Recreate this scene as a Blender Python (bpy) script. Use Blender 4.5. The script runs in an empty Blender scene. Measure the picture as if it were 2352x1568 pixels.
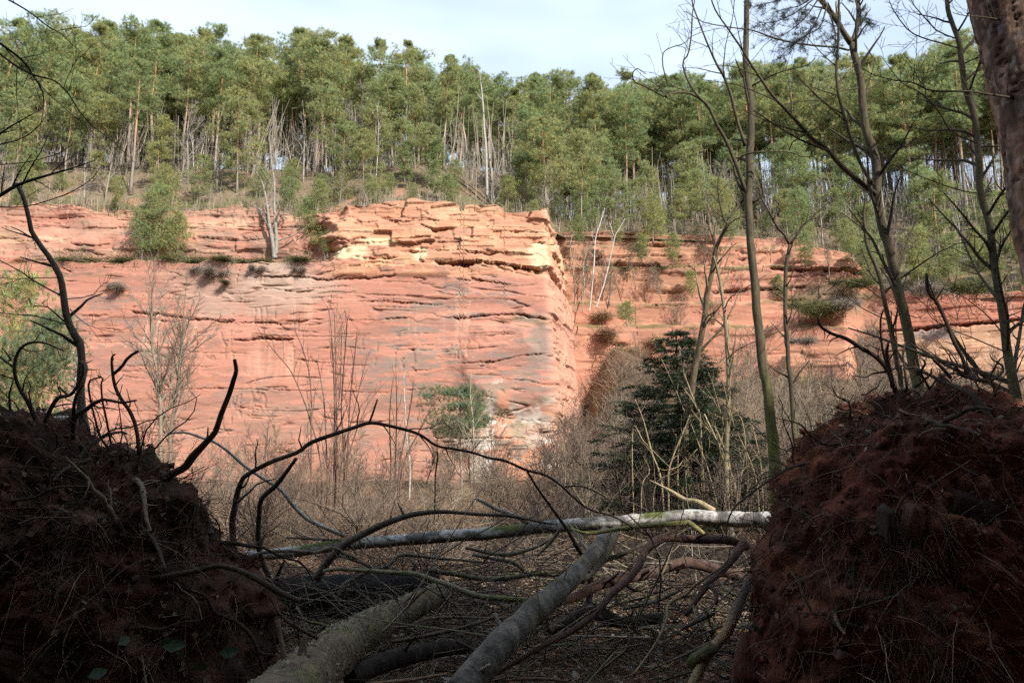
import bpy, math, random
import numpy as np
from mathutils import Vector

# ------------------------------------------------------------------ camera, sky, sun, exposure
SC = bpy.context.scene
COL = SC.collection
W, H = 2352.0, 1568.0                 # frame in which the photograph was measured
LENS = 26.0
F = W * LENS / 36.0
CAMZ = 1.6
PITCH = math.radians(10.0)
CP, SP = math.cos(PITCH), math.sin(PITCH)

cam = bpy.data.cameras.new('camera'); cam.lens = LENS; cam.sensor_width = 36.0
cam.clip_start = 0.05; cam.clip_end = 3000.0
cam_ob = bpy.data.objects.new('camera', cam); COL.objects.link(cam_ob)
cam_ob.location = (0, 0, CAMZ); cam_ob.rotation_euler = (math.radians(90) + PITCH, 0, 0)
SC.camera = cam_ob

SUN_EL = math.radians(37.0)
SUN_AZ = math.radians(140.0)          # clockwise from +Y (the way the camera looks) : behind it, to the right
SUN_DIR = Vector((math.sin(SUN_AZ) * math.cos(SUN_EL), math.cos(SUN_AZ) * math.cos(SUN_EL), math.sin(SUN_EL)))

world = bpy.data.worlds.new('World'); SC.world = world; world.use_nodes = True
nt = world.node_tree; nt.nodes.clear()
out = nt.nodes.new('ShaderNodeOutputWorld'); bg = nt.nodes.new('ShaderNodeBackground')
sky = nt.nodes.new('ShaderNodeTexSky'); sky.sky_type = 'NISHITA'; sky.sun_disc = False
sky.sun_elevation = SUN_EL; sky.sun_rotation = SUN_AZ; sky.air_density = 1.0; sky.dust_density = 1.6; sky.ozone_density = 1.2
tc = nt.nodes.new('ShaderNodeTexCoord'); mp = nt.nodes.new('ShaderNodeMapping'); mp.inputs['Scale'].default_value = (1.0, 1.0, 3.2)
mp.inputs['Location'].default_value = (0.35, 0.1, 0.4)
nz = nt.nodes.new('ShaderNodeTexNoise'); nz.inputs['Scale'].default_value = 2.1; nz.inputs['Detail'].default_value = 3.0; nz.inputs['Roughness'].default_value = 0.55
rm = nt.nodes.new('ShaderNodeMapRange'); rm.inputs['From Min'].default_value = 0.36; rm.inputs['From Max'].default_value = 0.66
rm.inputs['To Min'].default_value = 0.62; rm.inputs['To Max'].default_value = 0.95; rm.interpolation_type = 'SMOOTHSTEP'
mx = nt.nodes.new('ShaderNodeMix'); mx.data_type = 'RGBA'
mx.inputs['B'].default_value = (6.0, 7.2, 8.8, 1)      # thin white cloud veil
nt.links.new(tc.outputs['Generated'], mp.inputs['Vector']); nt.links.new(mp.outputs['Vector'], nz.inputs['Vector'])
nt.links.new(nz.outputs['Fac'], rm.inputs['Value']); nt.links.new(rm.outputs['Result'], mx.inputs['Factor'])
nt.links.new(sky.outputs['Color'], mx.inputs['A']); nt.links.new(mx.outputs['Result'], bg.inputs['Color'])
bg.inputs['Strength'].default_value = 0.085
nt.links.new(bg.outputs['Background'], out.inputs['Surface'])

sun = bpy.data.lights.new('sun', 'SUN'); sun.energy = 4.2; sun.angle = math.radians(0.53); sun.color = (1.0, 0.95, 0.87)
sun_ob = bpy.data.objects.new('sun', sun); COL.objects.link(sun_ob)
sun_ob.rotation_euler = SUN_DIR.to_track_quat('Z', 'Y').to_euler(); sun_ob.location = SUN_DIR * 200

SC.view_settings.view_transform = 'Standard'; SC.view_settings.look = 'None'
SC.view_settings.exposure = 0.98; SC.view_settings.gamma = 1.0; SC.view_settings.use_curve_mapping = False
SC.render.engine = 'CYCLES'
SC.cycles.max_bounces = 4; SC.cycles.diffuse_bounces = 3; SC.cycles.glossy_bounces = 2; SC.cycles.transmission_bounces = 3
SC.cycles.use_denoising = False; SC.cycles.adaptive_threshold = 0.02

# ------------------------------------------------------------------ helpers
np.seterr(all='ignore')
RNG = np.random.default_rng(7)
random.seed(7)

def at(px, py, Y):
    x = (px - W / 2) / F; y = (H / 2 - py) / F
    t = Y / (CP - y * SP)
    return np.array((t * x, Y, CAMZ + t * (SP + y * CP)))

def depth_of(py, Y):
    y = (H / 2 - py) / F
    return Y / (CP - y * SP)

def project(X, Y, Z):
    d = Y * CP + (Z - CAMZ) * SP
    u = -Y * SP + (Z - CAMZ) * CP
    return W / 2 + F * X / d, H / 2 - F * u / d

S3 = 0.33509
REG = {'D': (538.0, 1104.9, 0.29536), 'E': (576.5, 432.4, 0.32680), 'P': (0.0, 0.0, 1.0)}
for _c, _x in enumerate((0.0, 784.0, 1564.2)):
    for _r, _y in enumerate((0.0, 521.7, 1042.5)):
        REG['%d%d' % (_c, _r)] = (_x, _y, S3)

def Z(reg, pts):
    x0, y0, s = REG[reg]
    return [(x0 + s * a, y0 + s * b) for a, b in pts]

def ss(a, b, x):
    t = np.clip((np.asarray(x, float) - a) / (b - a), 0, 1)
    return t * t * (3 - 2 * t)

def _hash(ix, iy, iz, seed):
    h = ix.astype(np.uint32) * np.uint32(374761393) + iy.astype(np.uint32) * np.uint32(668265263) + iz.astype(np.uint32) * np.uint32(2147483629) + np.uint32((seed * 1274126177) & 0xFFFFFFFF)
    h = (h ^ (h >> np.uint32(13))) * np.uint32(1274126177)
    h = (h ^ (h >> np.uint32(16))) * np.uint32(2246822519)
    return ((h ^ (h >> np.uint32(15))) & np.uint32(0xFFFFFF)).astype(np.float32) / np.float32(0xFFFFFF)

def h2(a, b, seed=0):
    a = np.asarray(a); b = np.asarray(b)
    return _hash(a, b, np.zeros_like(a), seed)

def vn2(x, y, seed=0):
    x, y = np.broadcast_arrays(np.asarray(x, np.float32), np.asarray(y, np.float32))
    flx = np.floor(x); fly = np.floor(y); fx = x - flx; fy = y - fly; ix = flx.astype(np.int32); iy = fly.astype(np.int32)
    fx = fx * fx * (3 - 2 * fx); fy = fy * fy * (3 - 2 * fy); z = np.zeros_like(ix)
    a = _hash(ix, iy, z, seed); b = _hash(ix + 1, iy, z, seed); c = _hash(ix, iy + 1, z, seed); d = _hash(ix + 1, iy + 1, z, seed)
    return ((a + (b - a) * fx) * (1 - fy) + (c + (d - c) * fx) * fy) * 2 - 1

def fbm2(x, y, seed=0, octs=4, gain=0.5):
    v = 0; a = 1; s = 0
    for o in range(octs):
        v = v + a * vn2(np.asarray(x) * 2 ** o, np.asarray(y) * 2 ** o, seed + o * 17); s += a; a *= gain
    return v / s

def vn3(x, y, z, seed=0):
    x, y, z = (np.asarray(q, np.float32) for q in (x, y, z)); fl = [np.floor(q) for q in (x, y, z)]
    ix, iy, iz = (q.astype(np.int32) for q in fl)
    f = [x - fl[0], y - fl[1], z - fl[2]]; f = [q * q * (3 - 2 * q) for q in f]
    r = 0
    for a in (0, 1):
        for b in (0, 1):
            for c in (0, 1):
                w = (f[0] if a else 1 - f[0]) * (f[1] if b else 1 - f[1]) * (f[2] if c else 1 - f[2])
                r = r + w * _hash(ix + a, iy + b, iz + c, seed)
    return r * 2 - 1

def fbm3(P, scale, seed=0, octs=4, gain=0.5):
    v = 0; a = 1; s = 0
    for o in range(octs):
        k = scale * 2 ** o
        v = v + a * vn3(P[:, 0] * k, P[:, 1] * k, P[:, 2] * k, seed + 31 * o); s += a; a *= gain
    return v / s

def mesh_np(name, V, quads=None, tris=None, cols=None, smooth=False):
    V = np.asarray(V, np.float32).reshape(-1, 3)
    quads = np.zeros((0, 4), np.int32) if quads is None else np.asarray(quads, np.int32).reshape(-1, 4)
    tris = np.zeros((0, 3), np.int32) if tris is None else np.asarray(tris, np.int32).reshape(-1, 3)
    me = bpy.data.meshes.new(name)
    me.vertices.add(len(V)); me.vertices.foreach_set('co', V.ravel())
    nl = quads.size + tris.size
    me.loops.add(nl); me.loops.foreach_set('vertex_index', np.concatenate([quads.ravel(), tris.ravel()]).astype(np.int32))
    npoly = len(quads) + len(tris); me.polygons.add(npoly)
    tot = np.concatenate([np.full(len(quads), 4), np.full(len(tris), 3)]).astype(np.int32)
    st = np.concatenate([[0], np.cumsum(tot)[:-1]]).astype(np.int32) if npoly else tot
    me.polygons.foreach_set('loop_start', st); me.polygons.foreach_set('loop_total', tot)
    if smooth: me.polygons.foreach_set('use_smooth', np.ones(npoly, bool))
    if cols is not None:
        c = np.asarray(cols, np.float32)
        if c.shape[1] == 3: c = np.hstack([c, np.ones((len(c), 1), np.float32)])
        ca = me.color_attributes.new('Col', 'FLOAT_COLOR', 'POINT'); ca.data.foreach_set('color', c.ravel())
    me.update(calc_edges=True)
    return me

def obj(name, me, mat=None, parent=None, loc=None, **props):
    o = bpy.data.objects.new(name, me); COL.objects.link(o)
    if mat is not None and me is not None and len(me.materials) == 0: me.materials.append(mat)
    if parent is not None: o.parent = parent
    if loc is not None: o.location = loc
    for k, v in props.items(): o[k] = v
    return o

def thing(name, label, cat, loc=(0, 0, 0), group=None):
    o = obj(name, None, loc=loc, label=label, category=cat)
    o.empty_display_size = 0.2
    if group: o['group'] = group
    return o

class MB:
    """collects pieces of one mesh"""
    def __init__(s): s.V = []; s.Q = []; s.T = []; s.C = []; s.n = 0
    def add(s, V, Q=None, T=None, C=None):
        V = np.asarray(V, float).reshape(-1, 3)
        if Q is not None and len(Q): s.Q.append(np.asarray(Q) + s.n)
        if T is not None and len(T): s.T.append(np.asarray(T) + s.n)
        s.V.append(V); s.n += len(V)
        s.C.append(np.tile(np.asarray(C, float), (len(V), 1)) if (C is not None and np.ndim(C) == 1) else (np.asarray(C, float) if C is not None else np.ones((len(V), 3)) * 0.5))
    def mesh(s, name, smooth=False, shift=None):
        V = np.vstack(s.V)
        if shift is not None: V = V - np.asarray(shift)
        return mesh_np(name, V, np.vstack(s.Q) if s.Q else None, np.vstack(s.T) if s.T else None, np.vstack(s.C), smooth)

def spline(P, n):
    """Catmull-Rom through the rows of P, n samples"""
    P = np.asarray(P, float)
    if len(P) < 3:
        t = np.linspace(0, 1, n)[:, None]; return P[0] * (1 - t) + P[-1] * t
    Q = np.vstack([2 * P[0] - P[1], P, 2 * P[-1] - P[-2]])
    u = np.linspace(0, len(P) - 1 - 1e-6, n); i = u.astype(int); t = (u - i)[:, None]
    a, b, c, d = Q[i], Q[i + 1], Q[i + 2], Q[i + 3]
    return 0.5 * (2 * b + (c - a) * t + (2 * a - 5 * b + 4 * c - d) * t ** 2 + (3 * b - a - 3 * c + d) * t ** 3)

def tube(P, R, sides=8, cap=True, rough=0.0, seed=0, fs=6.0):
    """ring sweep along rows of P with radii R; returns V, Q, T"""
    P = np.asarray(P, float); R = np.asarray(R, float); n = len(P)
    T = np.gradient(P, axis=0); T /= np.linalg.norm(T, axis=1)[:, None] + 1e-12
    ref = np.array((0, 0, 1.0)) if abs(T[0, 2]) < 0.9 else np.array((1.0, 0, 0))
    N = np.cross(T[0], ref); N /= np.linalg.norm(N); Ns = [N]
    for i in range(1, n):
        N = N - T[i] * N.dot(T[i]); l = np.linalg.norm(N)
        N = N / l if l > 1e-6 else Ns[-1]
        Ns.append(N)
    Ns = np.array(Ns); B = np.cross(T, Ns)
    th = np.arange(sides) * 2 * math.pi / sides
    c, s_ = np.cos(th), np.sin(th)
    V = P[:, None, :] + R[:, None, None] * (c[None, :, None] * Ns[:, None, :] + s_[None, :, None] * B[:, None, :])
    if rough > 0:
        v = V.reshape(-1, 3)
        d = fbm3(v, fs, seed, 3)
        V = P[:, None, :] + (V - P[:, None, :]) * (1 + rough * d.reshape(n, sides))[:, :, None]
    i = np.arange(n - 1)[:, None] * sides; j = np.arange(sides)[None, :]; jn = (j + 1) % sides
    Q = np.stack([i + j, i + jn, i + sides + jn, i + sides + j], -1).reshape(-1, 4)
    V = V.reshape(-1, 3); T3 = None
    if cap:
        V = np.vstack([V, P[0], P[-1]]); a = len(V) - 2
        jj = np.arange(sides); jm = (jj + 1) % sides
        T3 = np.vstack([np.stack([np.full(sides, a), jm, jj], 1), np.stack([np.full(sides, a + 1), (n - 1) * sides + jj, (n - 1) * sides + jm], 1)])
    return V, Q, T3

def world_path(px, Ys, ws):
    """measured polyline -> world points and radii; Ys distance(s), ws widths in the measured frame"""
    n = len(px)
    Ys = np.interp(np.linspace(0, 1, n), np.linspace(0, 1, len(Ys)), Ys) if np.ndim(Ys) else np.full(n, float(Ys))
    ws = np.interp(np.linspace(0, 1, n), np.linspace(0, 1, len(ws)), ws) if np.ndim(ws) else np.full(n, float(ws))
    P = np.array([at(a, b, y) for (a, b), y in zip(px, Ys)])
    R = np.array([w / 2 / F * depth_of(b, y) for w, (a, b), y in zip(ws, px, Ys)])
    return P, R

def smooth_path(P, R, step=0.12, wob=0.0, seed=0, nmin=6):
    L = np.linalg.norm(np.diff(P, axis=0), axis=1).sum()
    n = int(max(nmin, min(160, L / step)))
    q = spline(np.hstack([P, R[:, None]]), n)
    P2, R2 = q[:, :3], np.maximum(q[:, 3], 0.0015)
    if wob > 0:
        t = np.linspace(0, L, n)
        for k in range(3):
            P2[:, k] += wob * (fbm2(t * 1.7, np.full(n, k * 9.1 + seed), seed, 3)) * np.minimum(1, t / 0.3)
    return P2, R2

# ------------------------------------------------------------------ materials
MATS = {}
def new_mat(name, rough=0.85, spec=0.25):
    m = bpy.data.materials.new(name); m.use_nodes = True
    b = m.node_tree.nodes['Principled BSDF']; b.inputs['Roughness'].default_value = rough
    b.inputs['Specular IOR Level'].default_value = spec
    MATS[name] = m
    return m, m.node_tree, b

def nd(nt, typ, **kw):
    n = nt.nodes.new('ShaderNode' + typ)
    for k, v in kw.items():
        if k in n.inputs: n.inputs[k].default_value = v
        else: setattr(n, k, v)
    return n

def mixc(nt, fac, a, b, blend='MIX'):
    m = nt.nodes.new('ShaderNodeMix'); m.data_type = 'RGBA'; m.blend_type = blend
    for s, v in (('Factor', fac), ('A', a), ('B', b)):
        if hasattr(v, 'is_linked') or hasattr(v, 'links'): nt.links.new(v, m.inputs[s])
        elif s == 'Factor': m.inputs[s].default_value = v
        else: m.inputs[s].default_value = (*v, 1)
    return m.outputs['Result']

def ramp(nt, src, a, b, lo=0.0, hi=1.0):
    r = nd(nt, 'MapRange'); r.inputs['From Min'].default_value = a; r.inputs['From Max'].default_value = b
    r.inputs['To Min'].default_value = lo; r.inputs['To Max'].default_value = hi
    nt.links.new(src, r.inputs['Value']); return r.outputs['Result']

def tex(nt, scale, detail=5, rough=0.6, sc=(1, 1, 1), coord='Object', kind='Noise'):
    tcn = nd(nt, 'TexCoord'); mpn = nd(nt, 'Mapping'); mpn.inputs['Scale'].default_value = sc
    nt.links.new(tcn.outputs[coord], mpn.inputs['Vector'])
    if kind == 'Noise':
        t = nd(nt, 'TexNoise', Scale=scale, Detail=detail, Roughness=rough); o = t.outputs['Fac']
    else:
        t = nd(nt, 'TexVoronoi', Scale=scale); o = t.outputs['Distance']
    nt.links.new(mpn.outputs['Vector'], t.inputs['Vector'])
    return o

def bump(nt, b, h, strength=0.5, dist=0.02):
    bn = nd(nt, 'Bump'); bn.inputs['Strength'].default_value = strength; bn.inputs['Distance'].default_value = dist
    nt.links.new(h, bn.inputs['Height']); nt.links.new(bn.outputs['Normal'], b.inputs['Normal'])

def vcol(nt):
    a = nd(nt, 'VertexColor'); a.layer_name = 'Col'; return a.outputs['Color']

# rock: measured colours on the mesh, grain and lamination from noise
m, t, b = new_mat('sandstone', 0.92, 0.15)
fine = tex(t, 7.0, 4, 0.7, (0.4, 0.4, 3.4)); grain = tex(t, 30.0, 2, 0.7)
c = mixc(t, ramp(t, fine, 0.25, 0.75, 0.0, 1.0), (0.84, 0.83, 0.82), (1.14, 1.15, 1.16))
c = mixc(t, 1.0, vcol(t), c, 'MULTIPLY')
c = mixc(t, ramp(t, grain, 0.3, 0.7, 0.0, 0.22), c, (0.30, 0.17, 0.12))
mot = tex(t, 1.1, 7, 0.72, (0.45, 0.45, 1.5)); mo2 = tex(t, 2.7, 6, 0.75, (0.6, 0.6, 1.3))
c = mixc(t, ramp(t, mot, 0.555, 0.60, 0.0, 0.42), c, (0.20, 0.135, 0.105)); c = mixc(t, ramp(t, mo2, 0.62, 0.66, 0.0, 0.40), c, (0.55, 0.46, 0.38))
t.links.new(c, b.inputs['Base Color']); bump(t, b, fine, 0.35, 0.04)

m, t, b = new_mat('forest_soil', 0.95, 0.1)
n1 = tex(t, 1.3, 6, 0.65); n2 = tex(t, 14.0, 5, 0.7)
c = mixc(t, ramp(t, n2, 0.3, 0.7), (0.6, 0.6, 0.6), (1.5, 1.45, 1.4)); c = mixc(t, 1.0, vcol(t), c, 'MULTIPLY')
t.links.new(c, b.inputs['Base Color']); bump(t, b, n2, 0.8, 0.06)

def foliage(name, base, var, trans=0.48):
    m, t, b = new_mat(name, 0.6, 0.3)
    oi = nd(t, 'ObjectInfo'); r = oi.outputs['Random']
    c = mixc(t, ramp(t, r, 0, 1), base, var)
    c = mixc(t, 1.0, c, vcol(t), 'MULTIPLY')
    t.links.new(c, b.inputs['Base Color'])
    tr = nd(t, 'BsdfTranslucent'); t.links.new(c, tr.inputs['Color'])
    ms = nd(t, 'MixShader'); ms.inputs['Fac'].default_value = trans
    t.links.new(b.outputs['BSDF'], ms.inputs[1]); t.links.new(tr.outputs['BSDF'], ms.inputs[2])
    t.links.new(ms.outputs['Shader'], t.nodes['Material Output'].inputs['Surface'])
    return m
foliage('pine_needles', (0.265, 0.325, 0.140), (0.365, 0.370, 0.155))
foliage('dark_needles', (0.028, 0.042, 0.018), (0.040, 0.052, 0.022), 0.2)
foliage('blue_needles', (0.17, 0.23, 0.125), (0.19, 0.23, 0.12))
foliage('dry_leaves', (1.0, 1.0, 1.0), (1.0, 1.0, 1.0), 0.3)

def bark(name, scale=(1, 1, 0.25), freq=18, bstr=0.8, dist=0.02, lo=(0.55,) * 3, hi=(1.5,) * 3):
    m, t, b = new_mat(name, 0.9, 0.15)
    n = tex(t, freq, 6, 0.7, scale)
    c = mixc(t, ramp(t, n, 0.3, 0.7), lo, hi); c = mixc(t, 1.0, vcol(t), c, 'MULTIPLY')
    t.links.new(c, b.inputs['Base Color']); bump(t, b, n, bstr, dist)
    return m
bark('bark'); bark('twig', (1, 1, 1), 30, 0.3, 0.01)
bark('coarse_bark', (1, 1, 0.35), 9, 1.0, 0.05, (0.35,) * 3, (1.7,) * 3)
# ------------------------------------------------------------------ sandstone cliffs
def grid_quads(nr, nc):
    i = np.arange(nr - 1)[:, None] * nc; j = np.arange(nc - 1)[None, :]
    return np.stack([i + j, i + j + 1, i + nc + j + 1, i + nc + j], -1).reshape(-1, 4)

CR = []
def crack(reg, pts, th, dep): 
    x0, y0, s = REG[reg]; CR.append((np.array(Z(reg, pts)), th * s, dep))
for p in (
 ([(500,360),(600,352),(690,372),(770,345),(880,380),(980,370),(1060,360)],20,.35), ([(950,230),(1080,235),(1270,215)],14,.25),
 ([(1190,250),(1280,290),(1390,280)],36,.6), ([(1290,430),(1450,440),(1600,455),(1750,450)],26,.5), ([(730,485),(900,490),(1040,485)],22,.45),
 ([(1290,515),(1450,520),(1620,510),(1760,520),(1900,545),(2020,565),(2150,582)],52,.95), ([(800,520),(950,525),(1090,540)],14,.25),
 ([(1640,550),(1740,550),(1830,575)],16,.35), ([(1910,588),(2020,595),(2120,610)],16,.35),
 ([(20,630),(110,618),(300,620),(450,635),(540,645),(680,635),(780,630),(860,630),(940,620),(1030,620)],20,.35),
 ([(1430,630),(1500,640),(1560,660)],20,.35), ([(1520,625),(1640,645),(1740,665),(1855,680)],20,.4), ([(0,705),(150,705),(300,725),(450,725)],14,.25),
 ([(0,940),(120,945),(260,940),(420,930)],16,.25), ([(820,795),(930,795),(1050,800),(1180,815),(1350,825)],12,.2),
 ([(1420,905),(1520,905),(1620,885),(1740,890),(1900,885),(1960,900),(2100,920)],28,.5), ([(1640,1045),(1750,1035),(1860,1030)],22,.35),
 ([(920,920),(1120,910)],12,.2), ([(0,1050),(100,1050),(200,1055),(310,1065)],24,.5), ([(1360,180),(1480,180),(1610,185)],18,.3),
 ([(830,120),(900,95),(1000,110),(1050,95)],14,.25), ([(480,405),(600,410),(700,400)],36,.6), ([(500,455),(580,465)],22,.4),
 ([(1960,380),(2100,375),(2170,370)],26,.4), ([(1100,440),(1240,440)],26,.4), ([(1750,300),(1900,300),(2140,320)],14,.25),
 ([(690,110),(800,125),(830,125)],14,.3), ([(700,245),(900,235)],10,.2), ([(1280,380),(1400,375),(1620,385)],14,.25)): crack('E', *p)
for p in (
 ([(905,570),(1000,590),(1160,595),(1290,620),(1420,630),(1510,635),(1620,635)],34,.6), ([(1070,640),(1150,640),(1250,650)],18,.35),
 ([(1640,655),(1800,655),(2000,665),(2140,640)],16,.25), ([(1600,775),(1770,765),(1900,770),(2020,770)],26,.55), ([(560,605),(700,610),(750,605)],18,.3),
 ([(770,955),(1000,955),(1250,955),(1500,960)],11,.2), ([(2020,905),(2100,915),(2240,930)],18,.35), ([(2180,835),(2280,828)],12,.25),
 ([(1630,612),(1700,612)],12,.25), ([(400,970),(550,965)],14,.25), ([(2020,440),(2150,440)],16,.3), ([(1830,340),(2000,335),(2170,345)],16,.3),
 ([(1120,1120),(1300,1110),(1600,1110),(2000,1115)],12,.2), ([(20,215),(200,205),(400,170),(600,180),(690,155)],20,.4), ([(420,80),(560,85),(680,60)],16,.3),
 ([(0,50),(150,45),(260,60)],16,.3), ([(540,130),(650,145)],16,.3), ([(700,275),(780,285)],14,.3), ([(900,1330),(1080,1330)],14,.25), ([(1290,20),(1500,35),(1750,45)],16,.3),
 ([(560,1200),(760,1190)],10,.2), ([(1700,1290),(1950,1300)],10,.2), ([(300,700),(640,720)],10,.18), ([(640,790),(900,790),(1100,800)],9,.15)): crack('01', *p)
for p in (
 ([(100,510),(300,520),(500,520),(700,530)],13,.22), ([(430,850),(530,835)],18,.25), ([(690,860),(790,855)],14,.25), ([(800,945),(1050,930),(1200,890),(1400,870)],16,.3),
 ([(1390,885),(1470,880)],54,.8), ([(440,1115),(600,1110)],14,.22), ([(1100,1050),(1290,1060),(1430,1095)],14,.25), ([(650,1060),(760,1070)],13,.22), ([(960,1030),(1050,1015)],12,.2),
 ([(50,1330),(200,1335),(300,1335)],24,.35), ([(1300,1630),(1430,1590)],40,.6), ([(0,640),(250,640),(470,625)],9,.15), ([(0,760),(200,740)],9,.15),
 ([(480,990),(620,985)],14,.22), ([(1280,1400),(1440,1400)],26,.4), ([(640,1440),(1000,1445),(1280,1440)],18,.3), ([(1130,1730),(1280,1740)],18,.3)): crack('11', *p)

CRR = []
def crack_r(reg, pts, th, dep):
    x0, y0, s = REG[reg]; CRR.append((np.array(Z(reg, pts)), th * s, dep))
for p in (([(590,280),(750,295),(1000,290),(1250,300)],30,.9), ([(200,450),(350,440),(480,430),(600,430),(850,415)],30,.8), ([(870,130),(1000,100),(1190,70)],22,.7),
 ([(1150,180),(1380,170)],26,.7), ([(1270,705),(1400,695),(1600,680),(1850,650),(2100,630),(2400,605)],34,1.1), ([(620,340),(800,340),(1000,335)],14,.4), ([(950,465),(1050,465)],18,.5),
 ([(150,745),(240,750)],26,.6), ([(400,205),(470,195)],30,.5), ([(300,310),(520,290)],12,.3), ([(600,510),(850,500)],16,.4)): crack_r('21', *p)
for p in (([(1500,10),(1800,12),(2351,5)],16,.5), ([(1520,85),(1800,75),(1860,90)],14,.4), ([(1600,200),(1800,195),(2100,180),(2351,190)],22,.6), ([(2000,95),(2351,90)],22,.6),
 ([(1790,815),(1920,830)],36,.8), ([(2080,550),(2351,550)],18,.5), ([(1990,370),(2150,365)],14,.3), ([(1900,280),(2100,285)],14,.4), ([(2120,460),(2351,455)],14,.4)): crack_r('11', *p)

def carve(px, py, cracks, seed, k=1.0):
    d = np.zeros_like(px)
    wob = 2.0 * fbm2(px / 28, py / 60, seed, 3) + 1.2 * vn2(px / 5, py / 40, seed + 3)
    for n, (pts, th, dep) in enumerate(cracks):
        x0, x1 = pts[0, 0], pts[-1, 0]
        m = (px > x0 - 4) & (px < x1 + 4) & (py > pts[:, 1].min() - 30) & (py < pts[:, 1].max() + th * 2 + 30)
        if not m.any(): continue
        X = px[m]; yc = np.interp(X, pts[:, 0], pts[:, 1]) + wob[m]
        tap = np.clip(np.minimum(X - x0, x1 - X) / 14 + 0.25, 0, 1) * (0.75 + 0.5 * fbm2(X / 13, X * 0 + n, seed + n, 2))
        t = 0.8 * th * tap + 0.8
        s = (py[m] - yc) / t
        c = np.where((s >= 0) & (s < 1), -dep * tap * np.clip(1 - s, 0, 1) ** 0.8, 0) + np.where((s < 0) & (s > -2.5), 0.06 * dep * tap * (1 + s / 2.5), 0)
        c = c + np.where((s >= 1) & (s < 3), 0.03 * dep * tap * (1 - (s - 1) / 2), 0)
        d[m] += c * k
    return d

def beds(x, z, hgt, wid, seed):
    """offsets of bedded blocks: rows of uneven height, joints offset row to row"""
    zz = z + 0.35 * hgt * fbm2(x / 9, z * 0 + 3.3, seed, 2) + 0.12 * hgt * vn2(x / 0.7, z / 0.5, seed + 1)
    r = np.floor(zz / hgt + 0.45 * vn2(zz / hgt * 0.37, zz * 0, seed + 2)).astype(np.int64)
    w = wid * (0.5 + 1.3 * h2(r, r * 0 + 5, seed))
    q = np.floor((x + 40 * h2(r, r * 0 + 9, seed) + 0.25 * vn2(z / 0.4, x / 0.8, seed + 4)) / w).astype(np.int64)
    return h2(r, q, seed + 6) * 2 - 1

def relief(x, z, seed):
    d = 0.42 * fbm2(x / 11, z / 5, seed, 3) + 0.018 * fbm2(x / 4.5, z / 1.1, seed + 5, 4) + 0.014 * fbm2(x / 1.2, z / 0.22, seed + 9, 2)
    lam = fbm2(x / 6.0, z / 0.28 + 0.6 * fbm2(x / 8, z / 4, seed + 11, 2), seed + 12, 3)
    return d + 0.02 * np.clip((lam - 0.30) * 12, 0, 1) * ss(0.0, 0.45, fbm2(x / 4, z / 2, seed + 14, 3))

def seams(x, z, seed):
    """thin, broken bedding seams: level lines of a noise stretched along the beds"""
    zz = z + 0.35 * fbm2(x / 9, z / 6, seed, 2) + 0.03 * vn2(x / .5, z / .5, seed + 3) + 0.02 * x
    g = 0
    for k, (sx, sz, w) in enumerate(((15.0, 1.5, .017), (8.0, .8, .022), (20.0, 2.6, .012))):
        n = fbm2(x / sx, zz / sz, seed + 7 * k, 3); m = ss(.05, .3, fbm2(x / 2.6, z / 1.6, seed + 50 + k, 3))
        g = np.maximum(g, np.exp(-(n / w) ** 2) * m)
    n = fbm2(x / 1.5, z / 7, seed + 60, 3) + .05 * vn2(x / .3, z / .3, seed + 61); m = ss(.30, .42, fbm2(x / 3.5, z / 1.8, seed + 62, 2))      # upright joints
    return np.maximum(g, .8 * np.exp(-(n / .02) ** 2) * m)

def blob(px, py, cx, cy, rx, ry, seed, e=0.55):
    r = np.sqrt(((px - cx) / rx) ** 2 + ((py - cy) / ry) ** 2) + e * fbm2(px / (rx * 0.35 + 6), py / (ry * 0.35 + 5), seed, 4)
    return 1 - ss(0.55, 1.05, r)

def lay(c, m, col):
    m = np.clip(m, 0, 1)[..., None]; return c * (1 - m) + np.array(col) * m

TOPX = [-260, 0, 140, 200, 330, 420, 540, 690, 745, 800, 900, 960, 1050, 1180, 1255, 1275, 1340]
TOPY = [472, 466, 464, 480, 480, 480, 476, 500, 492, 468, 462, 456, 468, 480, 478, 500, 545]
CORNER = at(1256, 640, 60.0)[0]

def rim_z(x, y):
    u = project(x, y, 24.0)[0]; return at(0, np.interp(u, TOPX, TOPY), 60.0 + 2.2 * float(ss(790, 690, u)))[2]

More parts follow.
